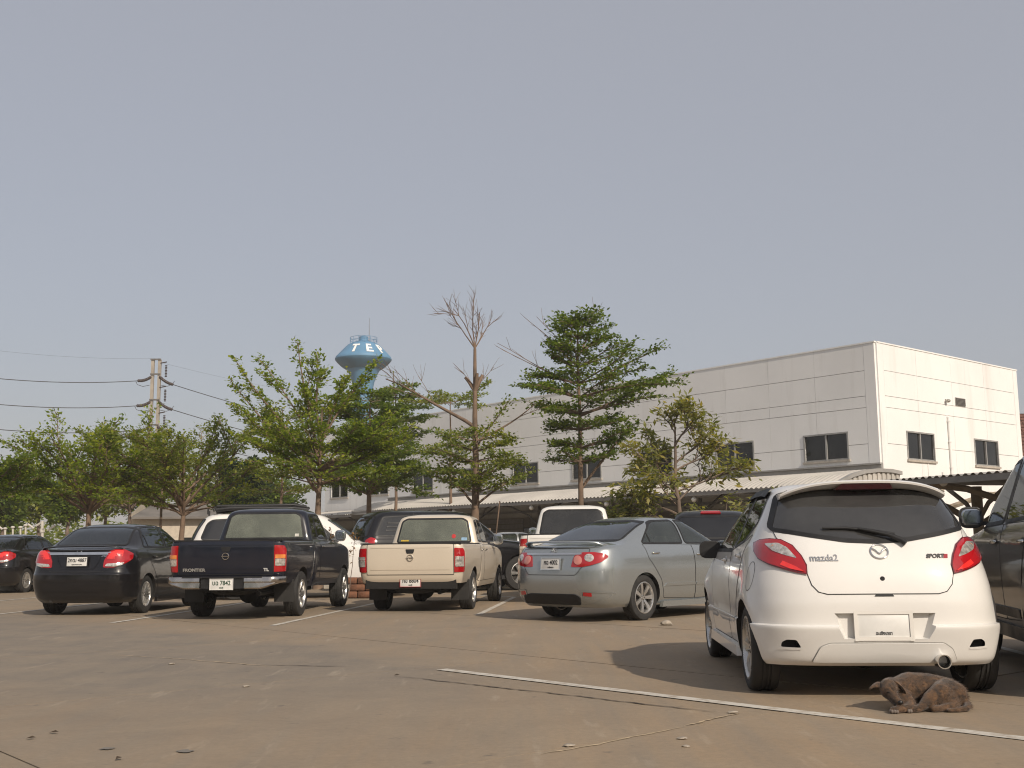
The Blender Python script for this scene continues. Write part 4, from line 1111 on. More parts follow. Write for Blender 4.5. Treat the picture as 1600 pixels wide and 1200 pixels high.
# near tree with ascending limbs, left of the tower
t = Tree(11); D = 30.0; B = base(500, D); H = zpx(500, 632, D); fork = zpx(500, 772, D)
pts = trunk_path(t, H, .125, .012, (-.005, 0))
limbs = [(-88, 54, 4.1, 0), (-76, 63, 4.1, .3), (-58, 66, 3.4, .9), (84, 71, 2.65, 1.4), (80, 74, 1.9, 1.4), (-35, 74, 2.6, 1.3), (-80, 58, 3.6, .9), (90, 28, 2.7, .7), (70, 22, 2.6, .5), (112, 24, 2.5, .6), (95, 14, 2.2, .3), (50, 30, 2.4, .7), (140, 35, 2.2, .5), (180, 40, 2.1, .6), (-150, 35, 2.3, .4), (-110, 30, 2.3, .5), (-40, 35, 2.3, .7), (0, 50, 2.3, .9), (-95, 42, 3.0, .4)]
for i, (a, el, L, z_) in enumerate(limbs):
    z0 = fork + z_
    lp = t.limb(on(pts, min(z0, H - .1)), az(a, el), L, .055 if i < 3 else .036, .008, 9, .045, n_side=6)
    t.twigs(lp, .009, .36 if i < 7 else .52, 24 if i < 7 else 17, 50, .35 if i < 7 else .2, .110, .30, .18, .11 if i < 7 else .14)
    for q in (3, 5):
        l2 = t.limb(lp[q], (lp[q + 1] - lp[q]).normalized() + Vector((t.r.uniform(-.5, .5), t.r.uniform(-.5, .5), t.r.uniform(-.15, .2))), L * .30, .018, .007, 5, .08, n_side=5); t.twigs(l2, .008, .36, 11, 46, .25, .110, .2, .12, .12)
for z_, reach in ((.25, 1.9), (.6, 2.0), (1.0, 1.6)):
    for i in range(6):
        lp = t.limb(on(pts, min(H - .05, fork + z_)), az(360 * i / 7 + z_ * 80, 14), reach * t.r.uniform(.75, 1.1), .022, .007, 5, .08, n_side=5); t.twigs(lp, .008, .5, 10, 42, .16, .110, .25, .05, .15)
t.build('shade_tree', 'bright green tree with spreading ascending limbs, in front of the blue water tower', BARK, LEAF, origin=B)

# pruned tree with bare top
t = Tree(5); D = 30.0; B = base(742, D); H = zpx(742, 545, D); pts = trunk_path(t, H, .135, .04, (.002, 0), wob=.012)
tp = pts[-1]; zf = zpx(742, 668, D)
def bare(p, d, L, r, lev):
    q = t.limb(p, d, L, r, r * .45, 5, .07, n_side=5)
    if lev > 0:
        for i in range(4 if lev > 1 else 5):
            k_ = t.r.randrange(1, 5); dd = (q[k_ + 1] - q[k_]).normalized(); bare(q[k_], dd + Vector((t.r.gauss(0, .45), t.r.gauss(0, .45), t.r.gauss(.1, .25))), L * .55, max(.006, r * .5), lev - 1)
for dx, L_ in ((-.95, 1.2), (-.5, 1.3), (-.12, 1.25), (.12, 1.0), (.5, .85)): bare(tp, Vector((dx, t.r.uniform(-.25, .25), 1.3)), L_, .020, 2)
zc_ = zpx(742, 605, D); pc = on(pts, zc_)
for a in (-70, 80, 20, 160): t.limb(pc + Vector((0, 0, -.12)), az(a, 60), .5, .06, .045, 3, .05, n_side=7)
for a in (-80, 70): bare(pc, az(a, 45), .8, .012, 1)
lp = t.limb(on(pts, zf), az(-80, 36), 2.95, .055, .016, 9, .035, n_side=7)
for q in (4, 5, 6, 7, 8): bare(lp[q], az(-85 + t.r.uniform(-15, 15), 38 + t.r.uniform(-20, 25)), .95, .011, 1)
t.twigs(lp, .006, .5, 6, 8, .2, .08, .55, .2, .15)
lp = t.limb(on(pts, zpx(742, 690, D)), az(85, 24), 1.9, .035, .012, 7, .05, up=.02); bare(lp[5], az(80, 25), .8, .012, 1)
l2 = t.limb(on(pts, zpx(742, 700, D)), az(60, 50), 1.5, .03, .01, 6, .06); t.twigs(l2, .008, .5, 9, 44, .25, .10, .4, .2, .2)
for py, reach, n, el, tw in ((790, 1.75, 3, 38, 13), (770, 1.3, 4, 16, 10), (745, 1.35, 5, 12, 10), (722, 1.45, 5, 8, 10), (705, 1.0, 5, 12, 8), (690, .9, 4, 10, 7)):
    for i in range(n):
        lp = t.limb(on(pts, zpx(742, py, D)), az((70 if py == 790 else 0) + 360 * i / n + t.r.uniform(-25, 25), el), reach * t.r.uniform(.75, 1.1), .040 if py == 790 else .022, .008, 6, .07, n_side=5); t.twigs(lp, .008, .55, tw + 2, 50, .13, .10, .25, .05, .2)
t.build('pruned_tree', 'tall tree with bare cut-back top and foliage only on its lower half', BARK, LEAF4, origin=B)

# dense layered tree in front of the building
t = Tree(23); D = 31.0; B = base(907, D); H = zpx(907, 512, D); pts = trunk_path(t, H, .105, .02, (0, 0), wob=.014)
for py, reach, n, el, tw in ((722, .95, 5, 8, 8), (700, 1.15, 5, 10, 9), (672, 1.25, 6, 8, 10), (646, 1.95, 7, 8, 12), (622, 2.5, 8, 13, 15), (600, 2.1, 7, 16, 12), (574, 1.35, 6, 22, 9), (550, 1.05, 6, 22, 8), (530, .9, 5, 26, 7), (516, .6, 5, 34, 6)):
    for i in range(n):
        a = 360 * i / n + t.r.uniform(-22, 22); L = reach * t.r.uniform(.7, 1.1) * (1 + .22 * sin(radians(a)))
        lp = t.limb(on(pts, zpx(907, py, D)), az(a, el), L, .03, .008, 6, .06, n_side=5); t.twigs(lp, .008, .62, tw + 1, 52, .10, .105, .28, .06, .14)
lp = t.limb(on(pts, zpx(907, 765, D)), az(75, 55), 2.3, .05, .02, 7, .05); t.twigs(lp, .010, .8, 14, 56, .2, .115, .45, .05, .22)
lp = t.limb(on(pts, zpx(907, 650, D)), az(85, 24), 2.6, .04, .012, 7, .05); t.twigs(lp, .010, .75, 18, 56, .2, .115, .3, .08, .22)
for a, el, py, L in ((-78, 50, 575, 2.2), (-66, 56, 572, 2.0), (-85, 33, 610, 2.7), (-95, 26, 605, 2.6), (66, 66, 560, 1.7), (80, 62, 560, 1.6)):
    lp = t.limb(on(pts, zpx(907, py, D)), az(a, el), L, .02, .006, 6, .05, n_side=5)
    for q in (3, 4, 5): t.limb(lp[q], (lp[q + 1] - lp[q]).normalized() + Vector((t.r.gauss(0, .4), t.r.gauss(0, .4), .1)), .5, .008, .004, 3, .1, n_side=4)
tr3 = t.build('layered_tree', 'dense dark green layered tree in front of the white building', BARK, LEAF2, origin=B)
t = Tree(29); 
for _ in range(3):
    lp = t.limb(on(pts, zpx(907, 590, D)), az(-70 + 15 * _, 52), 1.5, .012, .005, 5, .06, n_side=4); t.twigs(lp, .006, .35, 5, 16, .25, .10, .4, .0, .16)
if t.leaves:
    rt = t.build('tmp_tree', 'x', BARK, LEAFD, origin=(0, 0, 0))
    for ch in list(rt.children): ch.parent = tr3; ch.name = {'branches': 'dead_branches', 'crown': 'dead_leaves'}.get(ch.name.split('.')[0], 'dead_branches')
    bpy.data.objects.remove(rt)

# sparse long-leaved tree to its right
t = Tree(31); D = 27.0; B = base(1062, D); H = zpx(1062, 690, D); pts = trunk_path(t, H, .085, .03, (0, 0), wob=.02)
ends = []
def grow_(p, d, L, r, lev):
    q = t.limb(p, d, L, r, r * .6, 4, .10, n_side=5)
    if lev == 0: ends.append((q[-1], (q[-1] - q[-2]).normalized())); ends.append((q[-2], (q[-1] - q[-2]).normalized())); return
    for i in range(4): grow_(q[-1 - (i > 1) * (i - 1)], (q[-1] - q[-2]).normalized() + Vector((t.r.gauss(0, .55), t.r.gauss(0, .55), t.r.gauss(.12, .3))), L * .68, r * .6, lev - 1)
for z_, a, el, L in ((.34, 80, 24, 1.15), (.38, -75, 24, .85), (.55, -60, 45, .85), (.6, 60, 42, .85), (.8, -30, 52, .7), (.8, 110, 36, .75), (.6, 200, 36, .75), (.98, 20, 70, .55), (.98, 150, 55, .55), (.66, 90, 14, .95), (.45, -95, 6, .8), (.34, 60, 6, 1.0), (.3, 100, 4, 1.15), (.75, -90, 20, .7), (.25, -60, 2, .8), (.30, 92, 8, 1.5), (.42, 80, 12, 1.35), (.24, 110, 4, 1.3), (.5, -85, 26, .9), (.85, 70, 40, .8), (.28, -100, 10, 1.0)):
    grow_(on(pts, H * z_), az(a, el), L, .028, 2)
for p, d in ends:
    for _ in range(t.r.randrange(7, 13)):
        a = t.r.uniform(0, 2 * pi); t.leaves.append((p + Vector((t.r.gauss(0, .08), t.r.gauss(0, .08), t.r.gauss(0, .08))), (d + Vector((cos(a), sin(a), t.r.uniform(-.4, .5))) * .9).normalized(), t.r.uniform(.07, .14)))
t.build('sparse_tree', 'thin yellow-green tree with long drooping leaves, right of the dense layered tree', BARK2, LEAF3, origin=B, long=1.75, droop=.35)

# further trees
tier_tree('flat_tree', 'flat-topped layered tree standing low between the bright green tree and the pruned tree', 578, 40.0, 41, 615, [(770, 2.3, 7, 24, 12), (755, 2.5, 8, 10, 13), (735, 2.4, 8, 8, 13), (710, 1.9, 7, 8, 11), (690, 1.6, 6, 8, 9), (668, 1.4, 6, 10, 9), (650, 1.3, 6, 10, 8), (632, .9, 5, 14, 6)], .13, leaf=LEAF2, size=.14, dens=24)
tier_tree('flat_tree', 'slim layered tree whose dark tip shows just right of the water tower', 618, 52.0, 43, 606, [(690, 1.9, 6, 8, 9), (660, 1.8, 6, 8, 9), (640, 1.5, 6, 8, 8), (622, 1.0, 5, 10, 7), (612, .7, 4, 14, 5)], .10, leaf=LEAF2, size=.16, dens=22)
tier_tree('flat_tree', 'tree of which a single flat branch shows behind the pruned tree', 705, 50.0, 47, 622, [(632, 1.9, 7, 4, 9)], .10, leaf=LEAF4, size=.15, dens=22)
tier_tree('thin_tree', 'thin pale tree standing behind the bright green tree', 440, 46.0, 53, 640, [(770, 1.7, 6, 12, 9), (745, 1.6, 6, 14, 8), (715, 1.7, 6, 25, 8), (690, 1.5, 6, 30, 8), (665, 1.2, 5, 35, 7)], .09, leaf=LEAF4, size=.15, dens=16)
def vase_tree(name, label, px, d, seed, top_py, fork_py, n, reach, r0, leaf=LEAF, bark=BARK, dens=22, size=.12, el=(18, 50), group=None, twn=13, low=True):
    t = Tree(seed); fork = zpx(px, fork_py, d); H = max(fork + .6, zpx(px, top_py, d)); pts = trunk_path(t, fork + (H - fork) * .55, r0, .014, (0, 0))
    for i in range(n):
        e = t.r.uniform(*el); a = 360 * i / n + t.r.uniform(-20, 20); z0 = fork + t.r.uniform(0, .35) * (H - fork) * (i % 3) / 2
        L = min(reach / cos(radians(e)) * t.r.uniform(.75, 1.05), (H - .45 - z0) / max(.12, sin(radians(e))) * t.r.uniform(.85, 1.0))
        lp = t.limb(on(pts, z0), az(a, e), L, r0 * .38, .008, 8, .05, n_side=6); t.twigs(lp, .009, .55, int(twn * 1.4), dens * 1.8, .2, size * .85, .28, .10, .13)
        if low and i % 2:
            ll = t.limb(on(pts, fork + t.r.uniform(0, .5)), az(a + 12, t.r.uniform(4, 20)), reach * t.r.uniform(.7, 1.0), r0 * .25, .007, 7, .07, n_side=5); t.twigs(ll, .008, .5, twn, dens * 2.4, .15, size * .88, .3, .05, .16)
        for q in (4, 6):
            l2 = t.limb(lp[q], (lp[q + 1] - lp[q]).normalized() + Vector((t.r.gauss(0, .4), t.r.gauss(0, .4), t.r.uniform(-.2, .3))), L * .4, .018, .007, 5, .08, n_side=5); t.twigs(l2, .008, .48, 10, dens * 1.8, .2, size * .88, .2, .14, .14)
    return t.build(name, label, bark, leaf, origin=base(px, d), group=group)
vase_tree('spreading_tree', 'wide spreading tree in front of the power pole, forking low behind the black saloon roof', 288, 32.0, 61, 656, 806, 15, 2.6, .12, LEAF4, BARK, el=(25, 62))
vase_tree('spreading_tree', 'wide light green tree left of the power pole', 137, 31.0, 67, 654, 802, 15, 2.5, .13, LEAF, BARK, el=(22, 60))
vase_tree('spreading_tree', 'tree at the left edge with only its right-hand branches in the picture', -48, 29.0, 71, 700, 800, 12, 1.9, .11, LEAF2, BARK, el=(12, 45))
vase_tree('spreading_tree', 'tree filling the gap between the two wide trees, behind the power pole foot', 205, 40.0, 73, 668, 800, 12, 2.5, .11, LEAF4, BARK2, el=(25, 60), size=.13)
tier_tree('thin_tree', 'young tree with thin trunk just left of the white wagon', 250, 36.0, 79, 690, [(775, 1.2, 5, 15, 7), (745, 1.1, 5, 20, 7), (715, .9, 5, 25, 6)], .06, leaf=LEAF, size=.12, dens=16)
def round_tree(name, label, px, d, seed, cy, ry, rx, leaf, n=5200, size=.22, r0=.16, group=None):
    t = Tree(seed); zc = zpx(px, cy, d); R = rx * d / FPX; RZ = ry * d / FPX; pts = trunk_path(t, zc, r0, .05)
    bl = []
    for _ in range(16):
        v = Vector((t.r.gauss(0, 1), t.r.gauss(0, 1), t.r.gauss(0, 1))).normalized() * t.r.uniform(.35, .8); bl.append((Vector((v.x * R, v.y * R, zc + v.z * RZ)), t.r.uniform(.28, .48)))
        t.limb(on(pts, zc * .7), bl[-1][0] - on(pts, zc * .7), (bl[-1][0] - on(pts, zc * .7)).length, .04, .01, 5, .04, n_side=5)
    for _ in range(n):
        c, k = t.r.choice(bl); v = Vector((t.r.gauss(0, 1), t.r.gauss(0, 1), t.r.gauss(0, 1))).normalized() * (t.r.random() ** .35) * k
        t.leaves.append((c + Vector((v.x * R, v.y * R, v.z * RZ)), (v + Vector((0, 0, -.1))).normalized(), size * t.r.uniform(.7, 1.3)))
    return t.build(name, label, BARK2, leaf, origin=base(px, d), group=group)
round_tree('bushy_tree', 'very dark round tree behind the white wagon', 378, 56.0, 83, 760, 48, 52, leaf_mat('deep_leaf', (.016, .042, .010), .2), n=6000)
for k, (px, d, cy, ry, rx) in enumerate(((8, 60, 775, 55, 55), (62, 66, 770, 52, 45), (110, 58, 785, 42, 45), (165, 64, 775, 48, 50), (225, 70, 770, 50, 45), (320, 66, 775, 48, 50), (430, 70, 782, 40, 50), (-60, 62, 770, 60, 60))):
    round_tree('background_tree', ('grey-green tree in the hazy row behind, ' + ('at the left edge', 'second from the left edge', 'left of the wide light green tree', 'behind the wide light green tree', 'behind the power pole foot', 'behind the low-forking tree', 'left of the white awning end', 'beyond the left edge')[k]), px, d, 90 + k, cy, ry, rx, LEAF4 if k % 2 else LEAF2, n=3600, size=.26, group='hazy row of background trees')
t = Tree(207)
for k in range(60):
    c = base(-160 + 13.5 * k, 84 + t.r.uniform(-4, 6)); hz_ = t.r.uniform(2.6, 4.4)
    for _ in range(190):
        v = Vector((t.r.gauss(0, .55), t.r.gauss(0, .5), 0)); z = hz_ * (t.r.random() ** .7) * (1 - .25 * abs(v.x)); t.leaves.append((c + Vector((v.x * 2.2, v.y * 2, z)), v.normalized() + Vector((0, 0, .2)), t.r.uniform(.30, .5)))
rt = t.build('far_woods', None, BARK2, LEAF4); rt['kind'] = 'stuff'
for ch in rt.children: ch['kind'] = 'stuff'
def bush(name, label, loc, seed, h, r, leaf, n=700, size=.10, stems=9):
    t = Tree(seed)
    for i in range(stems):
        lp = t.limb((t.r.gauss(0, r * .2), t.r.gauss(0, r * .2), 0), az(t.r.uniform(0, 360), t.r.uniform(50, 85)), h * t.r.uniform(.7, 1.1), .012, .004, 6, .10, n_side=4)
        t.twigs(lp, .005, r * .8, 7, n / stems / 8 / (r * .8), .5, size, .72, .1, r * .4)
    o = t.build(name, label, BARK2, leaf, origin=loc); o['category'] = 'bush'; return o
_b = at(548, 835, 23.0)
bush('dry_bush', 'dry brown shrub sticking up behind the dark blue pickup truck mirror', (_b.x - .08, 23.0, 0), 7, 1.42, .16, LEAFD, n=260, size=.07, stems=5)
sk = MB().tube([(0, 0, 0), (.02, 0, 1.55)], .045, 8).tube([(.06, .02, .2), (.30, .03, 2.25)], .018, 6).build('tree_stake', BARK, smooth=50); sk.location = base(763, 29.3); tag(sk, 'wooden stake leaning beside the pruned tree trunk', 'stake')

# trees round the rest of the lot, behind the photographer: only their reflections in paint and glass can be seen
t = Tree(101)
for k in range(26):
    a = 95 + 170 * k / 25 + t.r.uniform(-3, 3); d = t.r.uniform(34, 46); c = az(a) * d; R = t.r.uniform(2.6, 4.2); hz_ = t.r.uniform(5.0, 8.5)
    t.trunk.tube([c, c + Vector((0, 0, hz_ * .6))], [.18, .08], 7)
    for _ in range(700):
        v = Vector((t.r.gauss(0, .42), t.r.gauss(0, .42), t.r.gauss(0, .36))); t.leaves.append((c + Vector((v.x * R, v.y * R, hz_ * .58 + v.z * hz_ * .55)), v.normalized(), t.r.uniform(.5, .9)))
rt = t.build('treeline', None, BARK2, LEAF2); rt['kind'] = 'stuff'
for ch in rt.children: ch['kind'] = 'stuff'

# ------------------------------------------------------------------ smog
hm = bpy.data.materials.new('thin_haze'); hm.use_nodes = True; ht = hm.node_tree; ht.nodes.clear(); ho = ht.nodes.new('ShaderNodeOutputMaterial'); hv = ht.nodes.new('ShaderNodeVolumePrincipled')
hv.inputs['Color'].default_value = (.93, .90, .86, 1); hv.inputs['Density'].default_value = .0008; ht.links.new(hv.outputs[0], ho.inputs['Volume'])
hb = MB().box((0, 650, 17), (2000, 2100, 36)); hz_o = hb.build('haze', hm); tag(hz_o, kind='stuff')

# ------------------------------------------------------------------ white hatchback
WHITE = paint('white_paint', (0.73, 0.715, 0.685), rough=0.38, dust=0.04)
WHITE2 = paint('off_white_paint', (0.72, 0.70, 0.66), rough=0.4, dust=0.08)
HATCH_LEVELS = [
    (.215, -.50, 3.02, .800, .42, .8), (.25, -.545, 3.1, .815, .45, .8), (.36, -.588, 3.24, .836, .48, .8), (.465, -.620, 3.27, .849, .5, .8),
    (.479, -.618, 3.27, .849, .5, .8), (.488, -.590, 3.27, .836, .5, .8), (.60, -.590, 3.26, .842, .52, .8), (.70, -.578, 3.23, .842, .55, .8),
    (.82, -.548, 3.05, .832, .58, .9), (.93, -.498, 2.72, .815, .60, 1.0), (1.00, -.455, 2.55, .792, .55, .9), (1.06, -.410, 2.32, .757, .50, .7),
    (1.13, -.362, 2.14, .722, .45, .6), (1.26, -.262, 1.83, .660, .40, .55), (1.37, -.160, 1.56, .605, .36, .5), (1.42, -.085, 1.42, .565, .36, .5),
    (1.455, .06, 1.22, .48, .34, .5), (1.475, .36, .95, .30, .22, .25)]
def hatch_post(x, y, z):
    # haunches over the wheels
    s = 1 if x > 0 else -1
    if abs(x) > .6:
        for yc in (0, 2.49):
            d = hypot(y - yc, z - .30); x += s * .018 * math.exp(-((d - .36) / .07) ** 2)
        x -= s * .012 * math.exp(-((z - .58) / .10) ** 2) * max(0, 1 - abs(y - 1.25) / .85)
    return (x, y, z)
def mirror2(poly): return poly + [(-u, v) for u, v in reversed(poly) if abs(u) > 1e-6]
def build_hatch():
    c = Car('hatchback_car', 'white hatchback with roof spoiler, the largest car, parked with a brown dog lying behind it', 'car', 2.489, 8.108, 3.66, WHITE, 2.49)
    R = PR('rear')
    win_r = rnd([(.10, 1.19), (.17, 1.385), (.76, 1.40), (.72, 1.005), (.40, 1.05)], .05)
    win_f = rnd([(.83, 1.40), (1.30, 1.385), (1.70, 1.20), (2.06, .985), (.80, .985)], .04)
    glass_r = mirror2([(0, 1.412), (.30, 1.402), (.565, 1.362), (.655, 1.13), (.42, 1.083), (.2, 1.047), (0, 1.037)])
    glass_r = rnd(glass_r, .03, 3)
    holes = []
    for s in (-1, 1): holes += [(win_r, 'side', s, 0), (win_f, 'side', s, 0)]
    holes.append(([(x * .97, 1.225 + (z - 1.225) * .93) for x, z in glass_r], 'rear', 1, .55))
    holes.append(([(-.52, 1.36), (.52, 1.36), (.62, 1.06), (-.62, 1.06)], 'front', 1, 1.0))
    b = c.body(HATCH_LEVELS, dict(aR=4.2, bR=2.1, nq=22, ns=22), sub=5, post=hatch_post, arches=[(0, .335, .30), (2.49, .335, .30)], cabin=(.06, .55, 1.43, -.38, 2.4), holes=holes)
    # number plate bay and bumper vents sunk into the bumper
    o_, i_ = [(-.375, .575), (.375, .575), (.292, .395), (-.292, .395)], [(-.30, .555), (.30, .555), (.25, .405), (-.25, .405)]
    vs = [(u, -.75, v) for u, v in [(p[0] * 1.18, .485 + (p[1] - .485) * 1.25) for p in o_]] + [(u, -.545, v) for u, v in i_]
    boolean(b, (vs, [(0, 1, 2, 3), (4, 5, 6, 7)] + [(i, (i + 1) % 4, 4 + (i + 1) % 4, 4 + i) for i in range(4)]), WHITE)
    m = MB()
    for s in (-1, 1):
        pv = rnd([(s * .67, .340), (s * .665, .372), (s * .635, .390), (s * .575, .388), (s * .545, .337)], .012, 3)
        n = len(pv); m.add([(u, -.8, v) for u, v in pv] + [(u, -.44, v) for u, v in pv], [tuple(range(n)), tuple(range(n, 2 * n))] + [(i, (i + 1) % n, n + (i + 1) % n, n + i) for i in range(n)])
    boolean(b, (m.v, m.f), PLASTIC); finish(b)
    # tailgate: painted lower panel, window, spoiler
    half = [(0, 1.022), (.2, 1.032), (.42, 1.068), (.645, 1.115), (.63, 1.06), (.575, 1.03), (.545, .99), (.50, .925), (.476, .865), (.478, .82), (.457, .748), (.418, .704), (.362, .689), (0, .690)]
    gate = c.panel('tailgate', mirror2(half), R, gap=.0055, off=.003)
    G = glass('smoked_rear_glass', tint=(.10, .10, .10), film=.72, filmcol=(.060, .059, .058))
    G2 = glass('dark_side_glass', tint=(.17, .19, .18), film=.35, filmcol=(.03, .03, .03))
    c.pane('rear_window', glass_r, R, G, border=.03, off=.004)
    sp = MB(); n = 25
    for i in range(n):
        x = -.575 + 1.15 * i / (n - 1); t = abs(x) / .575; dz = .085 * t ** 3.2; tip = -.285 + .13 * t ** 3
        sec = [(.14, 1.452 - dz * .9), (-.02, 1.462 - dz), (-.16, 1.466 - dz), (tip + .02, 1.462 - dz), (tip, 1.452 - dz), (tip + .005, 1.440 - dz), (-.17 + .06 * t, 1.415 - dz * .9), (-.08 + .07 * t, 1.398 - dz * .75), (.10, 1.40 - dz)]
        sp.v += [Vector((x, y, z)) for y, z in sec]
    k = 9
    for i in range(n - 1):
        for j in range(k): sp.f.append((i * k + j, i * k + (j + 1) % k, (i + 1) * k + (j + 1) % k, (i + 1) * k + j))
    sp.f += [tuple(range(k)), tuple(reversed(range((n - 1) * k, n * k)))]
    so = sp.build('roof_spoiler', WHITE, c.root, smooth=50)
    bl = MB().add([(-.20, -.215, 1.399), (.20, -.215, 1.399), (.165, -.272, 1.436), (-.165, -.272, 1.436), (-.20, -.14, 1.400), (.20, -.14, 1.400), (.165, -.2, 1.449), (-.165, -.2, 1.449)],
                  [(0, 1, 2, 3), (5, 4, 7, 6), (1, 5, 6, 2), (4, 0, 3, 7), (3, 2, 6, 7), (4, 5, 1, 0)])
    bl.build('brake_light', DARKRED, so)
    # tail lights with clear inset
    L = [(.525, 1.027), (.46, 1.044), (.36, 1.050), (.263, 1.042), (.169, 1.003), (.094, .935), (.050, .873), (.036, .818), (.148, .845), (.311, .885), (.421, .922), (.490, .975)]
    for s in (-1, 1):
        A = PR('ang', s, 40)
        t = patch('tail_light', rnd(L, .02, 3), A, c.bvh, REDLENS, c.root, off=.012, thick=.022, bulge=.012, step=.03)
        t['label'] = 'red and clear tail light'
        ribbon('lens_rim', L, A, c.bvh, DARKRED, t, width=.014, off=.013)
        q = [(.385, 1.018), (.265, 1.018), (.188, .985), (.112, .917), (.20, .938), (.285, .965)]
        patch('clear_lens', rnd(q, .015, 3), A, c.bvh, CLEARLENS, t, off=.021, thick=.008, bulge=.008, step=.02)
        patch('amber_lens', [(.325, .985), (.30, 1.005), (.262, 1.000), (.25, .968)], A, c.bvh, AMBER, t, off=.026, thick=.004)
        patch('lower_lens', [(.05, .83), (.11, .865), (.20, .90), (.215, .875), (.14, .848)], A, c.bvh, plain('bright_red_lens', (.75, .03, .025), .12, coat=1), t, off=.0225, thick=.004)
    # lower bumper
    d = rnd([(-.475, .245), (-.425, .345), (-.365, .368), (.370, .370), (.43, .33), (.465, .245)], .02)
    dp = patch('bumper_valance', d, R, c.bvh, WHITE, c.root, off=.011, thick=.014)
    ribbon('panel_gap_or_shade', grow(d, .003), R, c.bvh, plain('paint_shade', (.28, .27, .25), .6), dp, width=.006, off=.002)  # no gap here: greyed ribbon paints the soft shading along the valance edge
    for s in (-1, 1):
        ribbon('vent_lip', [(s * .545, .330), (s * .60, .328), (s * .685, .333)], R, c.bvh, WHITE, b, width=.012, off=.004, closed=False)
    ex = MB().lathe([(.036, -.28), (.043, -.28), (.046, -.615), (.046, -.628), (.040, -.628), (.038, -.60), (.034, -.4)], 28, 'Y', (.355, 0, .252))
    exo = ex.build('exhaust_pipe', CHROME, c.root, smooth=40)
    MB().lathe([(.0375, -.606), (.0365, -.45), (.001, -.45)], 24, 'Y', (.355, 0, .252)).build('exhaust_bore', UNDER, exo)
    # marks
    lg = MB(); ring = [hit(c.bvh, R, u, v, .008)[0] for u, v in ellipse(.012, .962, .058, .046, 30)]
    lg.tube(ring + [ring[0]], .0055, 8, cap=False)
    for s in (-1, 1):
        pts = [(.012, .948), (.012 + s * .012, .955), (.012 + s * .026, .972), (.012 + s * .043, .980), (.012 + s * .056, .972)]
        lg.tube([hit(c.bvh, R, u, v, .008)[0] for u, v in pts], [.006, .0055, .006, .007, .004], 8)
    lg.build('badge', CHROME, gate, smooth=60)
    rear_text('badge_lettering', 'mazda2', .062, -.360, .922, c.bvh, plain('badge_chrome', (.42, .42, .42), .25, metal=.8), gate, off=.006, bold=.0010, sx=.98)
    rear_text('badge_lettering', 'SPORT', .036, .375, .930, c.bvh, INK, gate, off=.006, shear=.25, bold=.0014, sx=1.12)
    patch('badge_block', [(.432, .917), (.460, .917), (.466, .943), (.438, .943)], R, c.bvh, plain('badge_red', (.30, .01, .02), .3), gate, off=.007, thick=.004)
    kh = [hit(c.bvh, R, .004, .786, .004)]
    MB().lathe([(.001, -.006), (.011, -.006), (.016, .0), (.016, .012)], 18, 'Y', kh[0][0]).build('lock', PLASTIC, gate, smooth=40)
    w = [(.195, 1.003, .030), (.165, 1.025, .034), (.09, 1.060, .034), (-.03, 1.090, .034), (-.10, 1.106, .03)]
    wm = MB().tube([hit(c.bvh, R, u, v, o)[0] for u, v, o in w], [.022, .019, .014, .012, .008], 10)
    wm.tube([hit(c.bvh, R, u, v, .018)[0] for u, v in [(.14, 1.075), (-.05, 1.103), (-.18, 1.118), (-.335, 1.117)]], [.008, .012, .010, .007], 8)
    wm.build('rear_wiper', PLASTIC, gate, smooth=60)
    patch('boot_release', rnd([(-.06, .672), (.07, .672), (.055, .690), (-.045, .690)], .005), R, c.bvh, PLASTIC, b, off=.004, thick=.006)
    plate(c.root, -.012, -.585, .482, None, 'ฉะเชิงเทรา', tilt=radians(-4), frame=(.024, WHITE2))
    # sides
    for s in (-1, 1):
        P = PR('side', s)
        p1 = c.pane('side_window', win_r, P, G2, border=.026); p2 = c.pane('side_window', win_f, P, G2, border=.026)
        ribbon('window_visor', [(.19, 1.385), (.45, 1.402), (.78, 1.403), (1.30, 1.385)], P, c.bvh, PLASTIC, p1, width=.05, off=.022, closed=False)
        dr = c.panel('door', rnd([(.79, .30), (.79, .975), (.34, 1.035), (.10, 1.09), (.19, .90), (.30, .74), (.40, .60), (.45, .45), (.44, .30)], .02), P, gap=.008)
        df = c.panel('door', rnd([(.805, .30), (1.92, .30), (1.96, .60), (1.98, .965), (.805, .965)], .03), P, gap=.008)
        for dd, yy, zz in ((dr, .30, .935), (df, 1.10, .90)):
            handle(dd, c.bvh, yy, zz, s, WHITE)
            patch('handle_recess', ellipse(yy + .02, zz, .075, .035, 16), P, c.bvh, plain('shaded_paint', (.5, .5, .49), .4), dd, off=.003, thick=.004)  # greyed patch: the grip hollow's shade is put into its colour
        mirror(c.root, s * .74, 1.84, .985, s, PLASTIC, size=(.19, .12, .155), arm=.03, glass=s > 0)
        sk = MB().prism([(.40, .20), (.43, .27), (2.08, .28), (2.12, .20)], 0, .05, Matrix(((0, 0, s, s * .80), (1, 0, 0, 0), (0, 1, 0, 0), (0, 0, 0, 1))))
        sk.build('side_skirt', WHITE, c.root)
    P = PR('side', -1)
    ribbon('fuel_flap', ellipse(-.17, .80, .062, .10, 30), P, c.bvh, SEAM, c.root, width=.004, off=.0015)
    c.wheels(.295, .215, 1.665, .195, spokes=7, style='twin')
    c.pane('windscreen', rnd([(-.54, 1.37), (.54, 1.37), (.66, 1.06), (-.66, 1.06)], .04), PR('front'), glass('windscreen_glass', tint=(.62, .68, .63), film=.10, filmcol=(.1, .1, .1)), border=0, off=.001)
    seats(c.root, None, rows=((1.15, True), (.32, False)), zb=.52, top=.96)
    MB().box((0, 1.95, .85), (1.3, .3, .2)).build('dashboard', PLASTIC, c.root)
    return c
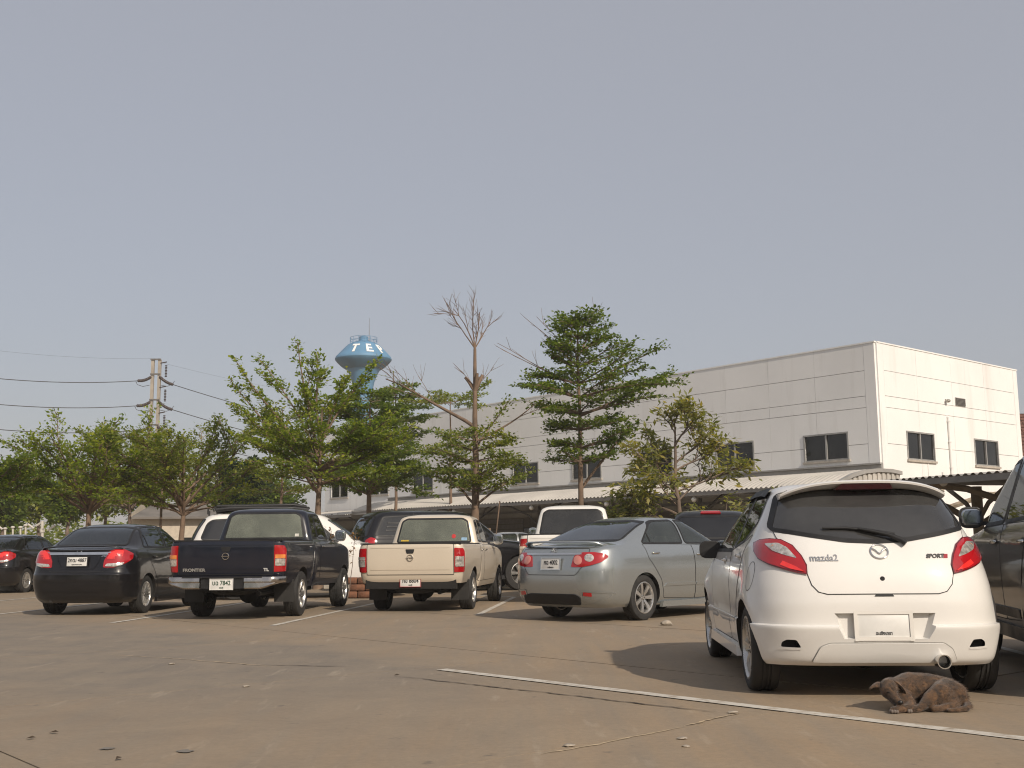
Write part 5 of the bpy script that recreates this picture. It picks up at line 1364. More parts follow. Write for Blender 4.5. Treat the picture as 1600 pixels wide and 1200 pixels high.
HATCH = build_hatch()

# ------------------------------------------------------------------ saloons
def sweep_bar(c, name, pts, chord, thick, mat, parent):
    """a wing across the boot: pts are (x, y, z)"""
    m = MB(); n = len(pts)
    for x, y, z in pts:
        for dy, dz in ((-.5, .25), (-.42, .5), (0, .6), (.45, .2), (.5, -.1), (.2, -.35), (-.3, -.3), (-.5, -.1)): m.v.append(Vector((x, y + dy * chord, z + dz * thick)))
    for i in range(n - 1):
        for j in range(8): m.f.append((i * 8 + j, i * 8 + (j + 1) % 8, (i + 1) * 8 + (j + 1) % 8, (i + 1) * 8 + j))
    m.f += [tuple(range(8)), tuple(reversed(range((n - 1) * 8, n * 8)))]
    return m.build(name, mat, parent, smooth=50)
SEDAN_LEVELS = [
    (.20, -.86, 3.15, .78, .45, .7), (.26, -.93, 3.28, .83, .48, .75), (.36, -.985, 3.44, .865, .5, .8), (.55, -1.02, 3.52, .880, .52, .85),
    (.70, -1.015, 3.50, .882, .52, .9), (.82, -.995, 3.34, .876, .52, 1.0), (.93, -.965, 3.08, .858, .5, 1.1), (1.00, -.925, 2.72, .835, .46, .9),
    (1.035, -.84, 2.50, .812, .40, .8), (1.06, -.62, 2.40, .792, .32, .7), (1.09, -.47, 2.30, .770, .30, .6), (1.22, -.12, 2.00, .710, .34, .55),
    (1.34, .22, 1.72, .640, .34, .45), (1.41, .50, 1.52, .56, .25, .28), (1.445, .64, 1.40, .47, .2, .22), (1.468, .80, 1.24, .25, .1, .1)]
AMAZE_LEVELS = [
    (.20, -.70, 2.95, .76, .45, .7), (.27, -.78, 3.05, .82, .48, .75), (.40, -.84, 3.15, .85, .5, .8), (.55, -.87, 3.2, .862, .5, .85),
    (.655, -.868, 3.2, .862, .5, .9), (.68, -.850, 3.18, .862, .5, .9), (.74, -.83, 3.1, .858, .5, 1.0), (.90, -.80, 2.95, .842, .48, 1.1), (1.00, -.775, 2.62, .815, .44, .9),
    (1.05, -.72, 2.38, .792, .40, .8), (1.075, -.55, 2.28, .772, .32, .7), (1.11, -.42, 2.18, .752, .30, .6), (1.25, -.16, 1.88, .690, .34, .5),
    (1.38, .10, 1.60, .625, .34, .45), (1.45, .38, 1.42, .545, .28, .3), (1.48, .52, 1.30, .46, .2, .2), (1.502, .70, 1.15, .24, .12, .12)]
SILVER = paint('silver_paint', (.37, .395, .40), metal=.72, rough=.25, dust=.03)
BLACK = paint('black_paint', (.006, .006, .008), rough=.3, dust=.012)
def saloon(kind, name, label, x, y, head, paint_, plate_txt=None, lights=True):
    tall = kind == 'tall'; LV = AMAZE_LEVELS if tall else SEDAN_LEVELS; wb = 2.405 if tall else 2.60
    c = Car(name, label, 'car', x, y, head, paint_, wb); R = PR('rear')
    if tall:
        gl = rnd([(-.60, 1.13), (.60, 1.13), (.50, 1.405), (.30, 1.425), (-.30, 1.425), (-.50, 1.405)], .04)
        w1 = rnd([(-.02, 1.10), (.06, 1.25), (.26, 1.40), (.42, 1.432), (.92, 1.445), (.92, 1.095)], .04); w2 = rnd([(1.0, 1.095), (1.0, 1.445), (1.32, 1.43), (1.72, 1.26), (2.12, 1.08)], .04)
        L = [(-.20, .765), (-.185, .87), (-.11, 1.015), (.0, 1.055), (.12, 1.045), (.27, .985), (.25, .90), (.12, .83), (-.05, .765)]
    else:
        gl = rnd([(-.66, 1.115), (.66, 1.115), (.53, 1.37), (.30, 1.392), (-.30, 1.392), (-.53, 1.37)], .04)
        w1 = rnd([(.06, 1.075), (.26, 1.23), (.46, 1.355), (.60, 1.39), (1.07, 1.405), (1.07, 1.08)], .04); w2 = rnd([(1.15, 1.08), (1.15, 1.405), (1.46, 1.395), (1.84, 1.235), (2.24, 1.07)], .04)
        L = [(-.375, .75), (-.350, .83), (-.325, .90), (-.215, .948), (-.06, .950), (.10, .928), (.135, .885), (.03, .815), (-.10, .775), (-.235, .75)]
    holes = []
    for s in (-1, 1): holes += [(w1, 'side', s, 0), (w2, 'side', s, 0)]
    cz = 1.26
    holes.append(([(u * .95, cz + (v - cz) * .9) for u, v in gl], 'rear', 1, .85))
    holes.append(([(-.52, 1.385), (.52, 1.385), (.64, 1.12), (-.64, 1.12)], 'front', 1, .95))
    b = c.body(LV, dict(aR=5.6 if tall else 4.6, bR=2.2, nq=18, ns=20), sub=6, arches=[(0, .35, .315), (wb, .35, .315)], cabin=(.055, .5, 1.43 if not tall else 1.46, -.42, 2.45), holes=holes)
    if tall: Gr, Gs = glass('smoked_saloon_glass', tint=(.10, .11, .12), film=.5, filmcol=(.035, .04, .045)), glass('smoked_saloon_side', tint=(.22, .24, .23), film=.25, filmcol=(.02, .022, .022))
    else: Gr, Gs = glass('blue_grey_rear_glass', tint=(.12, .13, .14), film=.6, filmcol=(.065, .068, .072)), glass('green_side_glass', tint=(.50, .56, .50), film=.18, filmcol=(.16, .18, .16))
    c.pane('rear_window', gl, R, Gr, border=.025, off=.003)
    zb = .70 if tall else .645; zt = 1.035 if tall else .995
    boot = c.panel('boot_lid', rnd([(-.60, zt), (-.56, .80), (-.43, zb), (.43, zb), (.56, .80), (.60, zt)], .03), R, gap=.008, off=.003)
    for s in (-1, 1):
        P = PR('side', s); A = PR('ang', s, 40)
        ribbon('panel_gap_or_shade', [(s * .62, -.84), (s * .63, -.5)], PR('top'), c.bvh, SEAM, boot, width=.007, off=.002, closed=False)
        p1 = c.pane('side_window', w1, P, Gs, border=.024); p2 = c.pane('side_window', w2, P, Gs, border=.024)
        qx = .18 if tall else .27
        ribbon('window_bar', [(qx, 1.09), (qx - .02, 1.30 if tall else 1.225)], P, c.bvh, PLASTIC, p1, width=.022, off=.006, closed=False)
        yd = 1.0 if tall else 1.24; yf = 1.95 if tall else 2.18
        d1 = c.panel('door', rnd([(.04, 1.055), (.10, .86), (.24, .72), (.38, .56), (.46, .30), (yd, .27), (yd, 1.05)], .02), P)
        d2 = c.panel('door', rnd([(yd + .014, .27), (yf, .29), (yf + .02, .8), (yf - .05, 1.02), (yd + .014, 1.05)], .03), P)
        for dd, yy, zz in ((d1, .27, .93), (d2, yd + .16, .905)):
            handle(dd, c.bvh, yy, zz, s, CHROME if not tall else paint_)
            patch('handle_recess', ellipse(yy, zz, .07, .032, 14), P, c.bvh, SEAM if tall else paint_, dd, off=.003, thick=.004)
        if not tall:
            patch('side_moulding', rnd([(.44, .465), (.50, .505), (yd - .01, .505), (yd - .01, .465)], .01), P, c.bvh, paint_, d1, off=.014, thick=.014)
            patch('side_moulding', rnd([(yd + .025, .465), (yd + .025, .505), (yf - .04, .505), (yf - .03, .465)], .01), P, c.bvh, paint_, d2, off=.014, thick=.014)
        sk = MB().prism([(.42, .17), (.46, .25), (wb - .42, .25), (wb - .38, .17)], 0, .05, Matrix(((0, 0, s, s * .80), (1, 0, 0, 0), (0, 1, 0, 0), (0, 0, 0, 1))))
        sk.build('side_skirt', paint_, c.root)
        t = patch('tail_light', rnd(L, .02, 3), A, c.bvh, REDLENS, c.root, off=.010, thick=.02, bulge=.012, step=.03)
        if tall:
            patch('clear_lens', rnd([(-.175, .785), (-.15, .825), (.0, .835), (.10, .845), (.06, .80), (-.05, .775)], .01), A, c.bvh, CLEARLENS, t, off=.020, thick=.006, bulge=.006, step=.02)
            patch('sunlit_lens_patch', rnd([(-.15, .90), (-.09, 1.0), (.0, 1.035), (.10, 1.025), (.06, .90)], .02), A, c.bvh, plain('bright_red_lens', (.75, .03, .025), .12, coat=1), t, off=.021, thick=.006)  # brighter red patch puts the sun on the lens into its colour
            ribbon('bumper_crease', [(s * .40, .715), (s * .55, .74), (s * .72, .76)], R, c.bvh, paint_, b, width=.02, off=.006, closed=False)
        else:
            patch('clear_lens', ellipse(-.125, .872, .062, .052, 20), A, c.bvh, CLEARLENS, t, off=.022, thick=.008, bulge=.008, step=.02)
            patch('pink_lens', ellipse(-.275, .842, .056, .062, 20), A, c.bvh, plain('pink_lens', (.60, .22, .18), .15, coat=1), t, off=.020, thick=.008, bulge=.008, step=.02)
            patch('reflector', rnd([(s * .52, .365), (s * .53, .415), (s * .645, .405), (s * .64, .355)], .01), R, c.bvh, REDLENS, b, off=.006, thick=.008)
            ribbon('bumper_crease', [(s * .5, .36), (s * .51, .43), (s * .70, .42), (s * .85, .40)], R, c.bvh, paint_, b, width=.016, off=.010, closed=False)
        mirror(c.root, s * .76, 1.86 if tall else 1.98, 1.04, s, paint_, size=(.21, .11, .14), arm=.05)
    ch = patch('chrome_strip', rnd([(-.56, zt - .066), (-.55, zt - .028), (.55, zt - .028), (.56, zt - .066)], .005) if tall else rnd([(-.50, .915), (-.50, .938), (.50, .938), (.50, .915)], .005), R, c.bvh, CHROME, boot, off=.016, thick=.016)
    if not tall:
        patch('bumper_insert', rnd([(-.60, .245), (-.56, .36), (-.40, .385), (.40, .385), (.48, .34), (.44, .24)], .03), R, c.bvh, PLASTIC, b, off=.010, thick=.014)
        sweep_bar(c, 'boot_spoiler', [(-.70, -.66, 1.045), (-.66, -.74, 1.075), (-.55, -.82, 1.088), (-.25, -.875, 1.094), (0, -.885, 1.095), (.25, -.875, 1.094), (.55, -.82, 1.088), (.66, -.74, 1.075), (.70, -.66, 1.045)], .15, .032, paint_, c.root)
    else:
        sweep_bar(c, 'boot_spoiler', [(-.68, -.60, 1.06), (-.62, -.66, 1.085), (-.4, -.72, 1.10), (0, -.745, 1.105), (.4, -.72, 1.10), (.62, -.66, 1.085), (.68, -.60, 1.06)], .13, .03, paint_, c.root)
        ribbon('bumper_crease', [(-.60, .40), (-.3, .385), (.3, .385), (.60, .40)], R, c.bvh, paint_, b, width=.016, off=.008, closed=False)
        ribbon('boot_crease', [(-.37, .965), (-.33, .85), (-.27, .755), (.27, .755), (.33, .85), (.37, .965)], R, c.bvh, paint_, boot, width=.026, off=.014, closed=False)
        ribbon('bumper_crease', [(-.80, .575), (-.4, .56), (0, .556), (.4, .56), (.80, .575)], R, c.bvh, paint_, b, width=.022, off=.010, closed=False)
        rear_text('badge_lettering', 'i-VTEC', .030, .42, .945, c.bvh, CHROME, boot, off=.006, bold=.0008)
    # maker's mark
    bz = .985 if not tall else 1.005; bm_ = MB()
    if tall:
        for pts in ([(-.030, bz + .022), (-.024, bz), (-.020, bz - .026)], [(.030, bz + .022), (.024, bz), (.020, bz - .026)], [(-.024, bz), (.024, bz)]):
            bm_.tube([hit(c.bvh, R, u, v, .010)[0] for u, v in pts], .006, 6)
        rr = [hit(c.bvh, R, u, v, .008)[0] for u, v in rnd([(-.045, bz + .034), (.045, bz + .034), (.032, bz - .036), (-.032, bz - .036)], .02)]
        bm_.tube(rr + [rr[0]], .004, 6, cap=False)
    else:
        for rx, rz, dz in ((.050, .034, 0), (.017, .032, 0), (.034, .014, .016)):
            rr = [hit(c.bvh, R, u, v, .010)[0] for u, v in ellipse(0, bz + dz - .012, rx, rz, 22)]
            bm_.tube(rr + [rr[0]], .005, 6, cap=False)
    bm_.build('badge', CHROME, boot, smooth=60)
    if plate_txt:
        yy = -1.022 if not tall else -.842
        plate(c.root, 0, yy, .795 if not tall else .865, plate_txt[0], plate_txt[1], tilt=radians(-5), frame=(.012, CHROME if not tall else PLASTIC))
    c.wheels(.315, .215 if not tall else .20, 1.70 if not tall else 1.66, .195, spokes=7 if not tall else 9, style='spoke' if not tall else 'mesh', fat=.85)
    MB().tube([(-.45, -.75, .24), (-.45, -.2, .24)], .03, 10).build('exhaust_pipe', DARKALLOY, c.root, smooth=50)
    c.pane('windscreen', rnd([(-.54, 1.395), (.54, 1.395), (.66, 1.11), (-.66, 1.11)], .04), PR('front'), glass('windscreen_glass', tint=(.80, .85, .80), film=.08, filmcol=(.1, .1, .1)), border=.02, off=.001)
    seats(c.root, None, rows=((1.25, True), (.42, False)), zb=.52, top=1.0)
    MB().box((0, 1.9, .88), (1.35, .35, .2)).build('dashboard', PLASTIC, c.root)
    return c
saloon('long', 'saloon_car', 'silver four-door saloon with boot spoiler, parked askew beside the white hatchback', 1.211, 16.501, 42.6, SILVER, ('กฉ 4002', 'ฉะเชิงเทรา'))
saloon('tall', 'saloon_car', 'black saloon with red tail lights and chrome strip beside the dark blue pickup truck', -6.99, 19.07, 3.84, BLACK, ('2กฒ 4887', 'กรุงเทพมหานคร'))
saloon('tall', 'saloon_car', 'black saloon cut off by the left edge of the picture, farther back than its neighbour', -13.45, 29.4, 5.0, BLACK)
saloon('long', 'saloon_car', 'silver saloon of which only the roof shows between the beige and the white pickup trucks', -1.1, 31.0, 78.0, paint('pale_silver_paint', (.42, .44, .45), metal=.6, rough=.34, dust=.06))

# ------------------------------------------------------------------ pickup trucks
def cab_levels(dz, k=1.0, w=1.0, up=1.0):
    return [(((z - 1.1) * up + 1.1 if z > 1.1 else z) * k + dz, a, b, c_ * w, d, e) for z, a, b, c_, d, e in [
    (.36, .72, 3.45, .78, .10, .5), (.44, .71, 3.66, .81, .10, .5), (.62, .70, 3.76, .835, .10, .5), (.82, .70, 3.76, .846, .10, .55), (.95, .70, 3.70, .842, .10, .6),
    (1.03, .70, 3.50, .832, .10, .8), (1.075, .70, 2.95, .815, .10, .9), (1.10, .70, 2.55, .795, .10, .8), (1.13, .70, 2.42, .780, .10, .6), (1.30, .74, 2.20, .735, .10, .45),
    (1.50, .79, 1.95, .680, .12, .4), (1.57, .83, 1.83, .645, .14, .36), (1.61, .90, 1.70, .56, .16, .3), (1.635, 1.0, 1.52, .36, .1, .15)]]
def bed_levels(dz, k=1.0, w=1.0):
    return [(z * k + dz, a, b, c_ * w, d, e) for z, a, b, c_, d, e in [
    (.48, -1.10, .60, .815, .10, .03), (.56, -1.14, .68, .84, .12, .03), (.72, -1.165, .685, .865, .13, .03), (.88, -1.17, .685, .875, .13, .03), (1.00, -1.17, .685, .868, .13, .03), (1.085, -1.165, .685, .856, .12, .03),
    (1.105, -1.155, .68, .842, .11, .03)]]
def pickup(name, label, x, y, head, paint_, dzc, dzb, k=1.0, wheel_r=.345, chrome_bumper=False, plate_txt=None, marks=False, spokes=6, twin_cab=False, mirror_mat=CHROME, glass_mat=None, full=True, up=1.0, third=False):
    c = Car(name, label, 'pickup truck', x, y, head, paint_, 2.95); R = PR('rear')
    CL, BL = cab_levels(dzc, k, 1.0, up), bed_levels(dzb, k)
    Z = lambda z: ((z - 1.1) * up + 1.1 if z > 1.1 else z) * k + dzc
    ZB = lambda z: z * k + dzb
    gl = rnd([(-.66, Z(1.145)), (.66, Z(1.145)), (.585, Z(1.50)), (.50, Z(1.545)), (-.50, Z(1.545)), (-.585, Z(1.50))], .03)
    yb = 1.16
    w1 = rnd([(.88, Z(1.16)), (.94, Z(1.50)), (yb - .02, Z(1.53)), (yb - .02, Z(1.15))], .03); w2 = rnd([(yb + .07, Z(1.15)), (yb + .07, Z(1.535)), (1.76, Z(1.51)), (2.0, Z(1.36)), (2.24, Z(1.15))], .04)
    holes = []
    for s in (-1, 1): holes += [(w1, 'side', s, 0), (w2, 'side', s, 0)]
    zc = Z(1.34); holes.append(([(u * .97, zc + (v - zc) * .95) for u, v in gl], 'rear', 1, 1.15))
    holes.append(([(-.56, Z(1.53)), (.56, Z(1.53)), (.68, Z(1.17)), (-.68, Z(1.17))], 'front', 1, 1.3))
    b = c.body(CL, dict(aR=9, bR=2.2, aF=4.5, nq=14, ns=18), sub=4, name='cab', arches=[(2.95, wheel_r + .055, wheel_r + .005)], cabin=(.05, .62 * k + dzc, Z(1.60), .75, 2.5), holes=holes)
    G = glass_mat or glass('pickup_glass', tint=(.74, .79, .68), film=.42, filmcol=(.30, .32, .25))  # pale film colour stands in for sky light seen through and off the pane
    Gs = glass('pickup_side_glass', tint=(.30, .32, .29), film=.2, filmcol=(.05, .05, .05))
    rw = c.pane('rear_window', gl, R, G, border=.030, off=.003)
    for s in (-1, 1):
        P = PR('side', s)
        c.pane('side_window', w1, P, Gs, border=.022); c.pane('side_window', w2, P, Gs, border=.024)
        wy = 2.95 - wheel_r - .07
        d = c.panel('door', rnd([(yb + .01, Z(.46)), (wy - .05, Z(.46)), (wy + .02, Z(.75)), (wy - .18, Z(1.09)), (yb + .01, Z(1.09))], .03), P)
        handle(d, c.bvh, yb + .14, Z(1.0), s, mirror_mat)
        if twin_cab:
            d2 = c.panel('door', rnd([(.74, Z(.46)), (yb - .005, Z(.46)), (yb - .005, Z(1.10)), (.74, Z(1.10))], .03), P); handle(d2, c.bvh, .88, Z(1.0), s, mirror_mat)
        mirror(c.root, s * .80, 2.10, Z(1.19), s, mirror_mat, size=(.19, .12, .20), arm=.06)
    c.cab_bvh = c.bvh
    # load bed
    VF = stack(BL, 4, dict(aR=9, bR=2.2, aF=12, nq=12, ns=16)); c.bvh = bvh_of(VF)
    bed = obj('load_bed', VF, paint_, c.root); m = MB()
    for s in (-1, 1): m.lathe([(wheel_r + .06, s * .60), (wheel_r + .06, s * 1.0)], 40, 'X', (0, 0, wheel_r + .01), cap=True)
    boolean(bed, (m.v, m.f), UNDER)
    m = MB().box((0, -.235, ZB(.68) + .5), (1.50, 1.74, 1.0)); boolean(bed, (m.v, m.f), PLASTIC); finish(bed)
    rim = MB()
    for s in (-1, 1): rim.box((s * .795, -.24, ZB(1.105) + .012), (.085, 1.80, .022))
    rim.box((0, -1.13, ZB(1.105) + .010), (1.52, .05, .018)); rim.build('bed_rail', PLASTIC, bed)
    tg = c.panel('tailgate', rnd([(-.715, ZB(.62)), (-.715, ZB(1.098)), (.715, ZB(1.098)), (.715, ZB(.62))], .012), R, gap=.010, off=.004)
    hz = ZB(.99)
    hd = patch('tailgate_handle', rnd([(-.075, hz + .035), (.075, hz + .035), (.055, hz - .035), (-.055, hz - .035)], .015), R, c.bvh, PLASTIC, tg, off=.010, thick=.008)
    ribbon('tailgate_crease', [(-.66, ZB(.70)), (.66, ZB(.70))], R, c.bvh, paint_, tg, width=.012, off=.010, closed=False)
    ribbon('tailgate_crease', [(-.66, ZB(1.05)), (.66, ZB(1.05))], R, c.bvh, paint_, tg, width=.012, off=.010, closed=False)
    bz = ZB(.885); bg = MB()
    rr = [hit(c.bvh, R, u, v, .012)[0] for u, v in ellipse(0, bz, .048, .048, 22)]; bg.tube(rr + [rr[0]], .008, 6, cap=False)
    bg.tube([hit(c.bvh, R, u, v, .014)[0] for u, v in ((-.06, bz), (.06, bz))], .010, 6); bg.build('badge', CHROME, tg, smooth=60)
    if marks:
        rear_text('badge_lettering', 'FRONTIER', .060, -.475, ZB(.685), c.bvh, plain('badge_grey', (.36, .35, .33), .3, metal=.3), tg, off=.014, bold=.0022, sx=1.22)
        rear_text('badge_lettering', 'TL', .060, .615, ZB(.685), c.bvh, plain('badge_white', (.62, .62, .60), .3), tg, off=.014, bold=.0022, sx=1.2)
    for s in (-1, 1):
        A = PR('ang', s, 20); q = lambda a, b: [(a[0], ZB(a[1])) for a in b]
        u0, u1 = .29, .46
        t = patch('tail_light', rnd([(u0, ZB(.655)), (u0, ZB(1.045)), (u1 - .03, ZB(1.035)), (u1, ZB(.98)), (u1, ZB(.66))], .012), A, c.bvh, REDLENS, c.root, off=.012, thick=.02, step=.04)
        patch('clear_lens', rnd([(u0 + .015, ZB(.745)), (u0 + .015, ZB(.845)), (u1 - .02, ZB(.845)), (u1 - .02, ZB(.745))], .008), A, c.bvh, CLEARLENS, t, off=.020, thick=.008)
        patch('amber_lens', rnd([(u0 + .015, ZB(.85)), (u0 + .015, ZB(.905)), (u1 - .02, ZB(.905)), (u1 - .02, ZB(.85))], .008), A, c.bvh, AMBER if chrome_bumper else CLEARLENS, t, off=.020, thick=.008)
        fl = MB().box((s * .70, -.50, .36 * k + dzb), (.30, .015, .34 * k)); fl.build('mud_flap', RUBBER, c.root)
    zb = ZB(.585)
    if chrome_bumper:
        m = MB(); n = 31
        for i in range(n):
            a = -1 + 2 * i / (n - 1); xx = .895 * math.copysign(abs(a) ** .9, a); yy = -1.315 + .22 * max(0, (abs(a) - .80) / .2) ** 2
            lo = zb - .175 + (.10 * max(0, (abs(a) - .62) / .38) if abs(a) > .62 else 0)
            for dy, z in ((0, zb), (-.012, zb - .02), (-.015, zb - .07), (0, zb - .085), (-.006, lo + .02), (.02, lo), (.05, lo), (.05, zb)): m.v.append(Vector((xx, yy + dy, z)))
        for i in range(n - 1):
            if 10 <= i <= 19: continue
            for j in range(8): m.f.append((i * 8 + j, i * 8 + (j + 1) % 8, (i + 1) * 8 + (j + 1) % 8, (i + 1) * 8 + j))
        V_, F_ = m.v, m.f
        for lo_, hi_ in ((0, 11), (20, 31)):
            h_ = MB(); h_.v = V_[lo_ * 8:hi_ * 8]; h_.f = [tuple(i - lo_ * 8 for i in f) for f in F_ if lo_ * 8 <= min(f) and max(f) < hi_ * 8]
            h_.build('rear_bumper', plain('bumper_chrome', (.50, .46, .42), .22, metal=1.0, var=.15), c.root, smooth=40)
        MB().box((0, -1.27, zb - .085), (.64, .06, .165)).box((0, -1.29, zb - .005), (1.20, .07, .02)).build('bumper_step', PLASTIC, c.root)
        py, pz = -1.325, zb - .105
    else:
        MB().box((0, -1.05, zb - .10), (1.50, .12, .19)).build('rear_bumper', UNDER, c.root)
        py, pz = -1.125, zb - .085
    if plate_txt: plate(c.root, 0.0, py, pz, *plate_txt, frame=(.008, plain('plate_red_rim', (.30, .03, .03), .5) if not chrome_bumper else PLATEWHITE), size=.092, ink=plain('plate_green', (.02, .06, .03), .5) if chrome_bumper else INK)
    if third:
        patch('brake_light', rnd([(-.14, Z(1.575)), (.14, Z(1.575)), (.14, Z(1.60)), (-.14, Z(1.60))], .005), R, c.cab_bvh, REDLENS, c.root, off=.02, thick=.03)
    c.wheels(wheel_r, wheel_r * .62, 1.70, .22, spokes=spokes, style='spoke', fat=1.3 if spokes == 6 else .8)
    u = MB(); u.box((0, -.2, .42 * k + dzb), (.9, 1.7, .10)).tube([(.45, -1.0, .33 * k + dzb), (.45, .6, .36 * k + dzb)], .035, 8).ell((0, -.75, .40 * k + dzb), (.34, .34, .10), 20, 8, .8)
    u.tube([(-.42, -.9, .42), (-.42, .9, .42)], .03, 6).tube([(.25, -.9, .42), (.25, .9, .42)], .03, 6)
    u.build('chassis', UNDER, c.root, smooth=45)
    cb, c.bvh = c.bvh, c.cab_bvh; c.pane('windscreen', rnd([(-.58, Z(1.54)), (.58, Z(1.54)), (.70, Z(1.155)), (-.70, Z(1.155))], .04), PR('front'), glass('windscreen_glass', tint=(.80, .85, .80), film=.08, filmcol=(.1, .1, .1)), border=.02, off=.001); c.bvh = cb
    seats(c.root, None, rows=((1.30, True),), zb=.72 * k + dzc, top=Z(1.15))
    MB().box((0, 2.2, Z(1.02)), (1.4, .35, .22)).tube([(.42, 1.86, Z(1.05)), (.30, 1.86, Z(1.2)), (.42, 1.86, Z(1.25)), (.54, 1.86, Z(1.2)), (.42, 1.86, Z(1.05))], .014, 6).build('dashboard', PLASTIC, c.root)
    c.rw = rw
    return c
NAVY = paint('navy_paint', (.007, .009, .018), rough=.32, dust=.018)
BEIGE = paint('champagne_paint', (.64, .56, .45), metal=.2, rough=.42, dust=.06)
nv = pickup('pickup_truck', 'dark blue pickup truck with chrome rear bumper and chrome mirror', -4.17, 17.873, 4.42, NAVY, .075, .05, chrome_bumper=True, plate_txt=('บฉ 7842', 'ชลบุรี'), marks=True, spokes=6)
bg = pickup('pickup_truck', 'beige pickup truck between the dark blue pickup and the silver saloon', -1.52, 19.47, 7.86, BEIGE, .0, -.01, wheel_r=.325, plate_txt=('กข 8804', 'ชลบุรี'), spokes=5, twin_cab=True)
wp = pickup('pickup_truck', 'white pickup truck with tinted rear window, half hidden behind the silver saloon', 1.12, 22.2, 7.0, WHITE2, .10, .10, k=1.05, wheel_r=.38, spokes=6, twin_cab=True, up=1.12,
            glass_mat=glass('black_film_glass', tint=(.08, .08, .07), film=.6, filmcol=(.05, .048, .043)))
# stickers on the beige truck's rear window
R_ = PR('rear')
patch('window_sticker', ellipse(.36, 1.24, .038, .038, 16), R_, bg.cab_bvh, plain('sticker_red', (.45, .03, .03), .5), bg.rw, off=.006, thick=.002)
patch('window_sticker', rnd([(.50, 1.165), (.60, 1.165), (.60, 1.215), (.50, 1.215)], .01), R_, bg.cab_bvh, plain('sticker_blue', (.25, .40, .55), .5), bg.rw, off=.006, thick=.002)
patch('window_sticker', [(-.60, 1.155), (-.46, 1.155), (-.46, 1.18), (-.60, 1.18)], R_, bg.cab_bvh, plain('sticker_yellow', (.55, .38, .05), .5), bg.rw, off=.006, thick=.002)
patch('window_sticker', [(.52, 1.24), (.585, 1.24), (.585, 1.285), (.52, 1.285)], R_, nv.cab_bvh, plain('sticker_white', (.6, .58, .52), .5), nv.rw, off=.006, thick=.002)

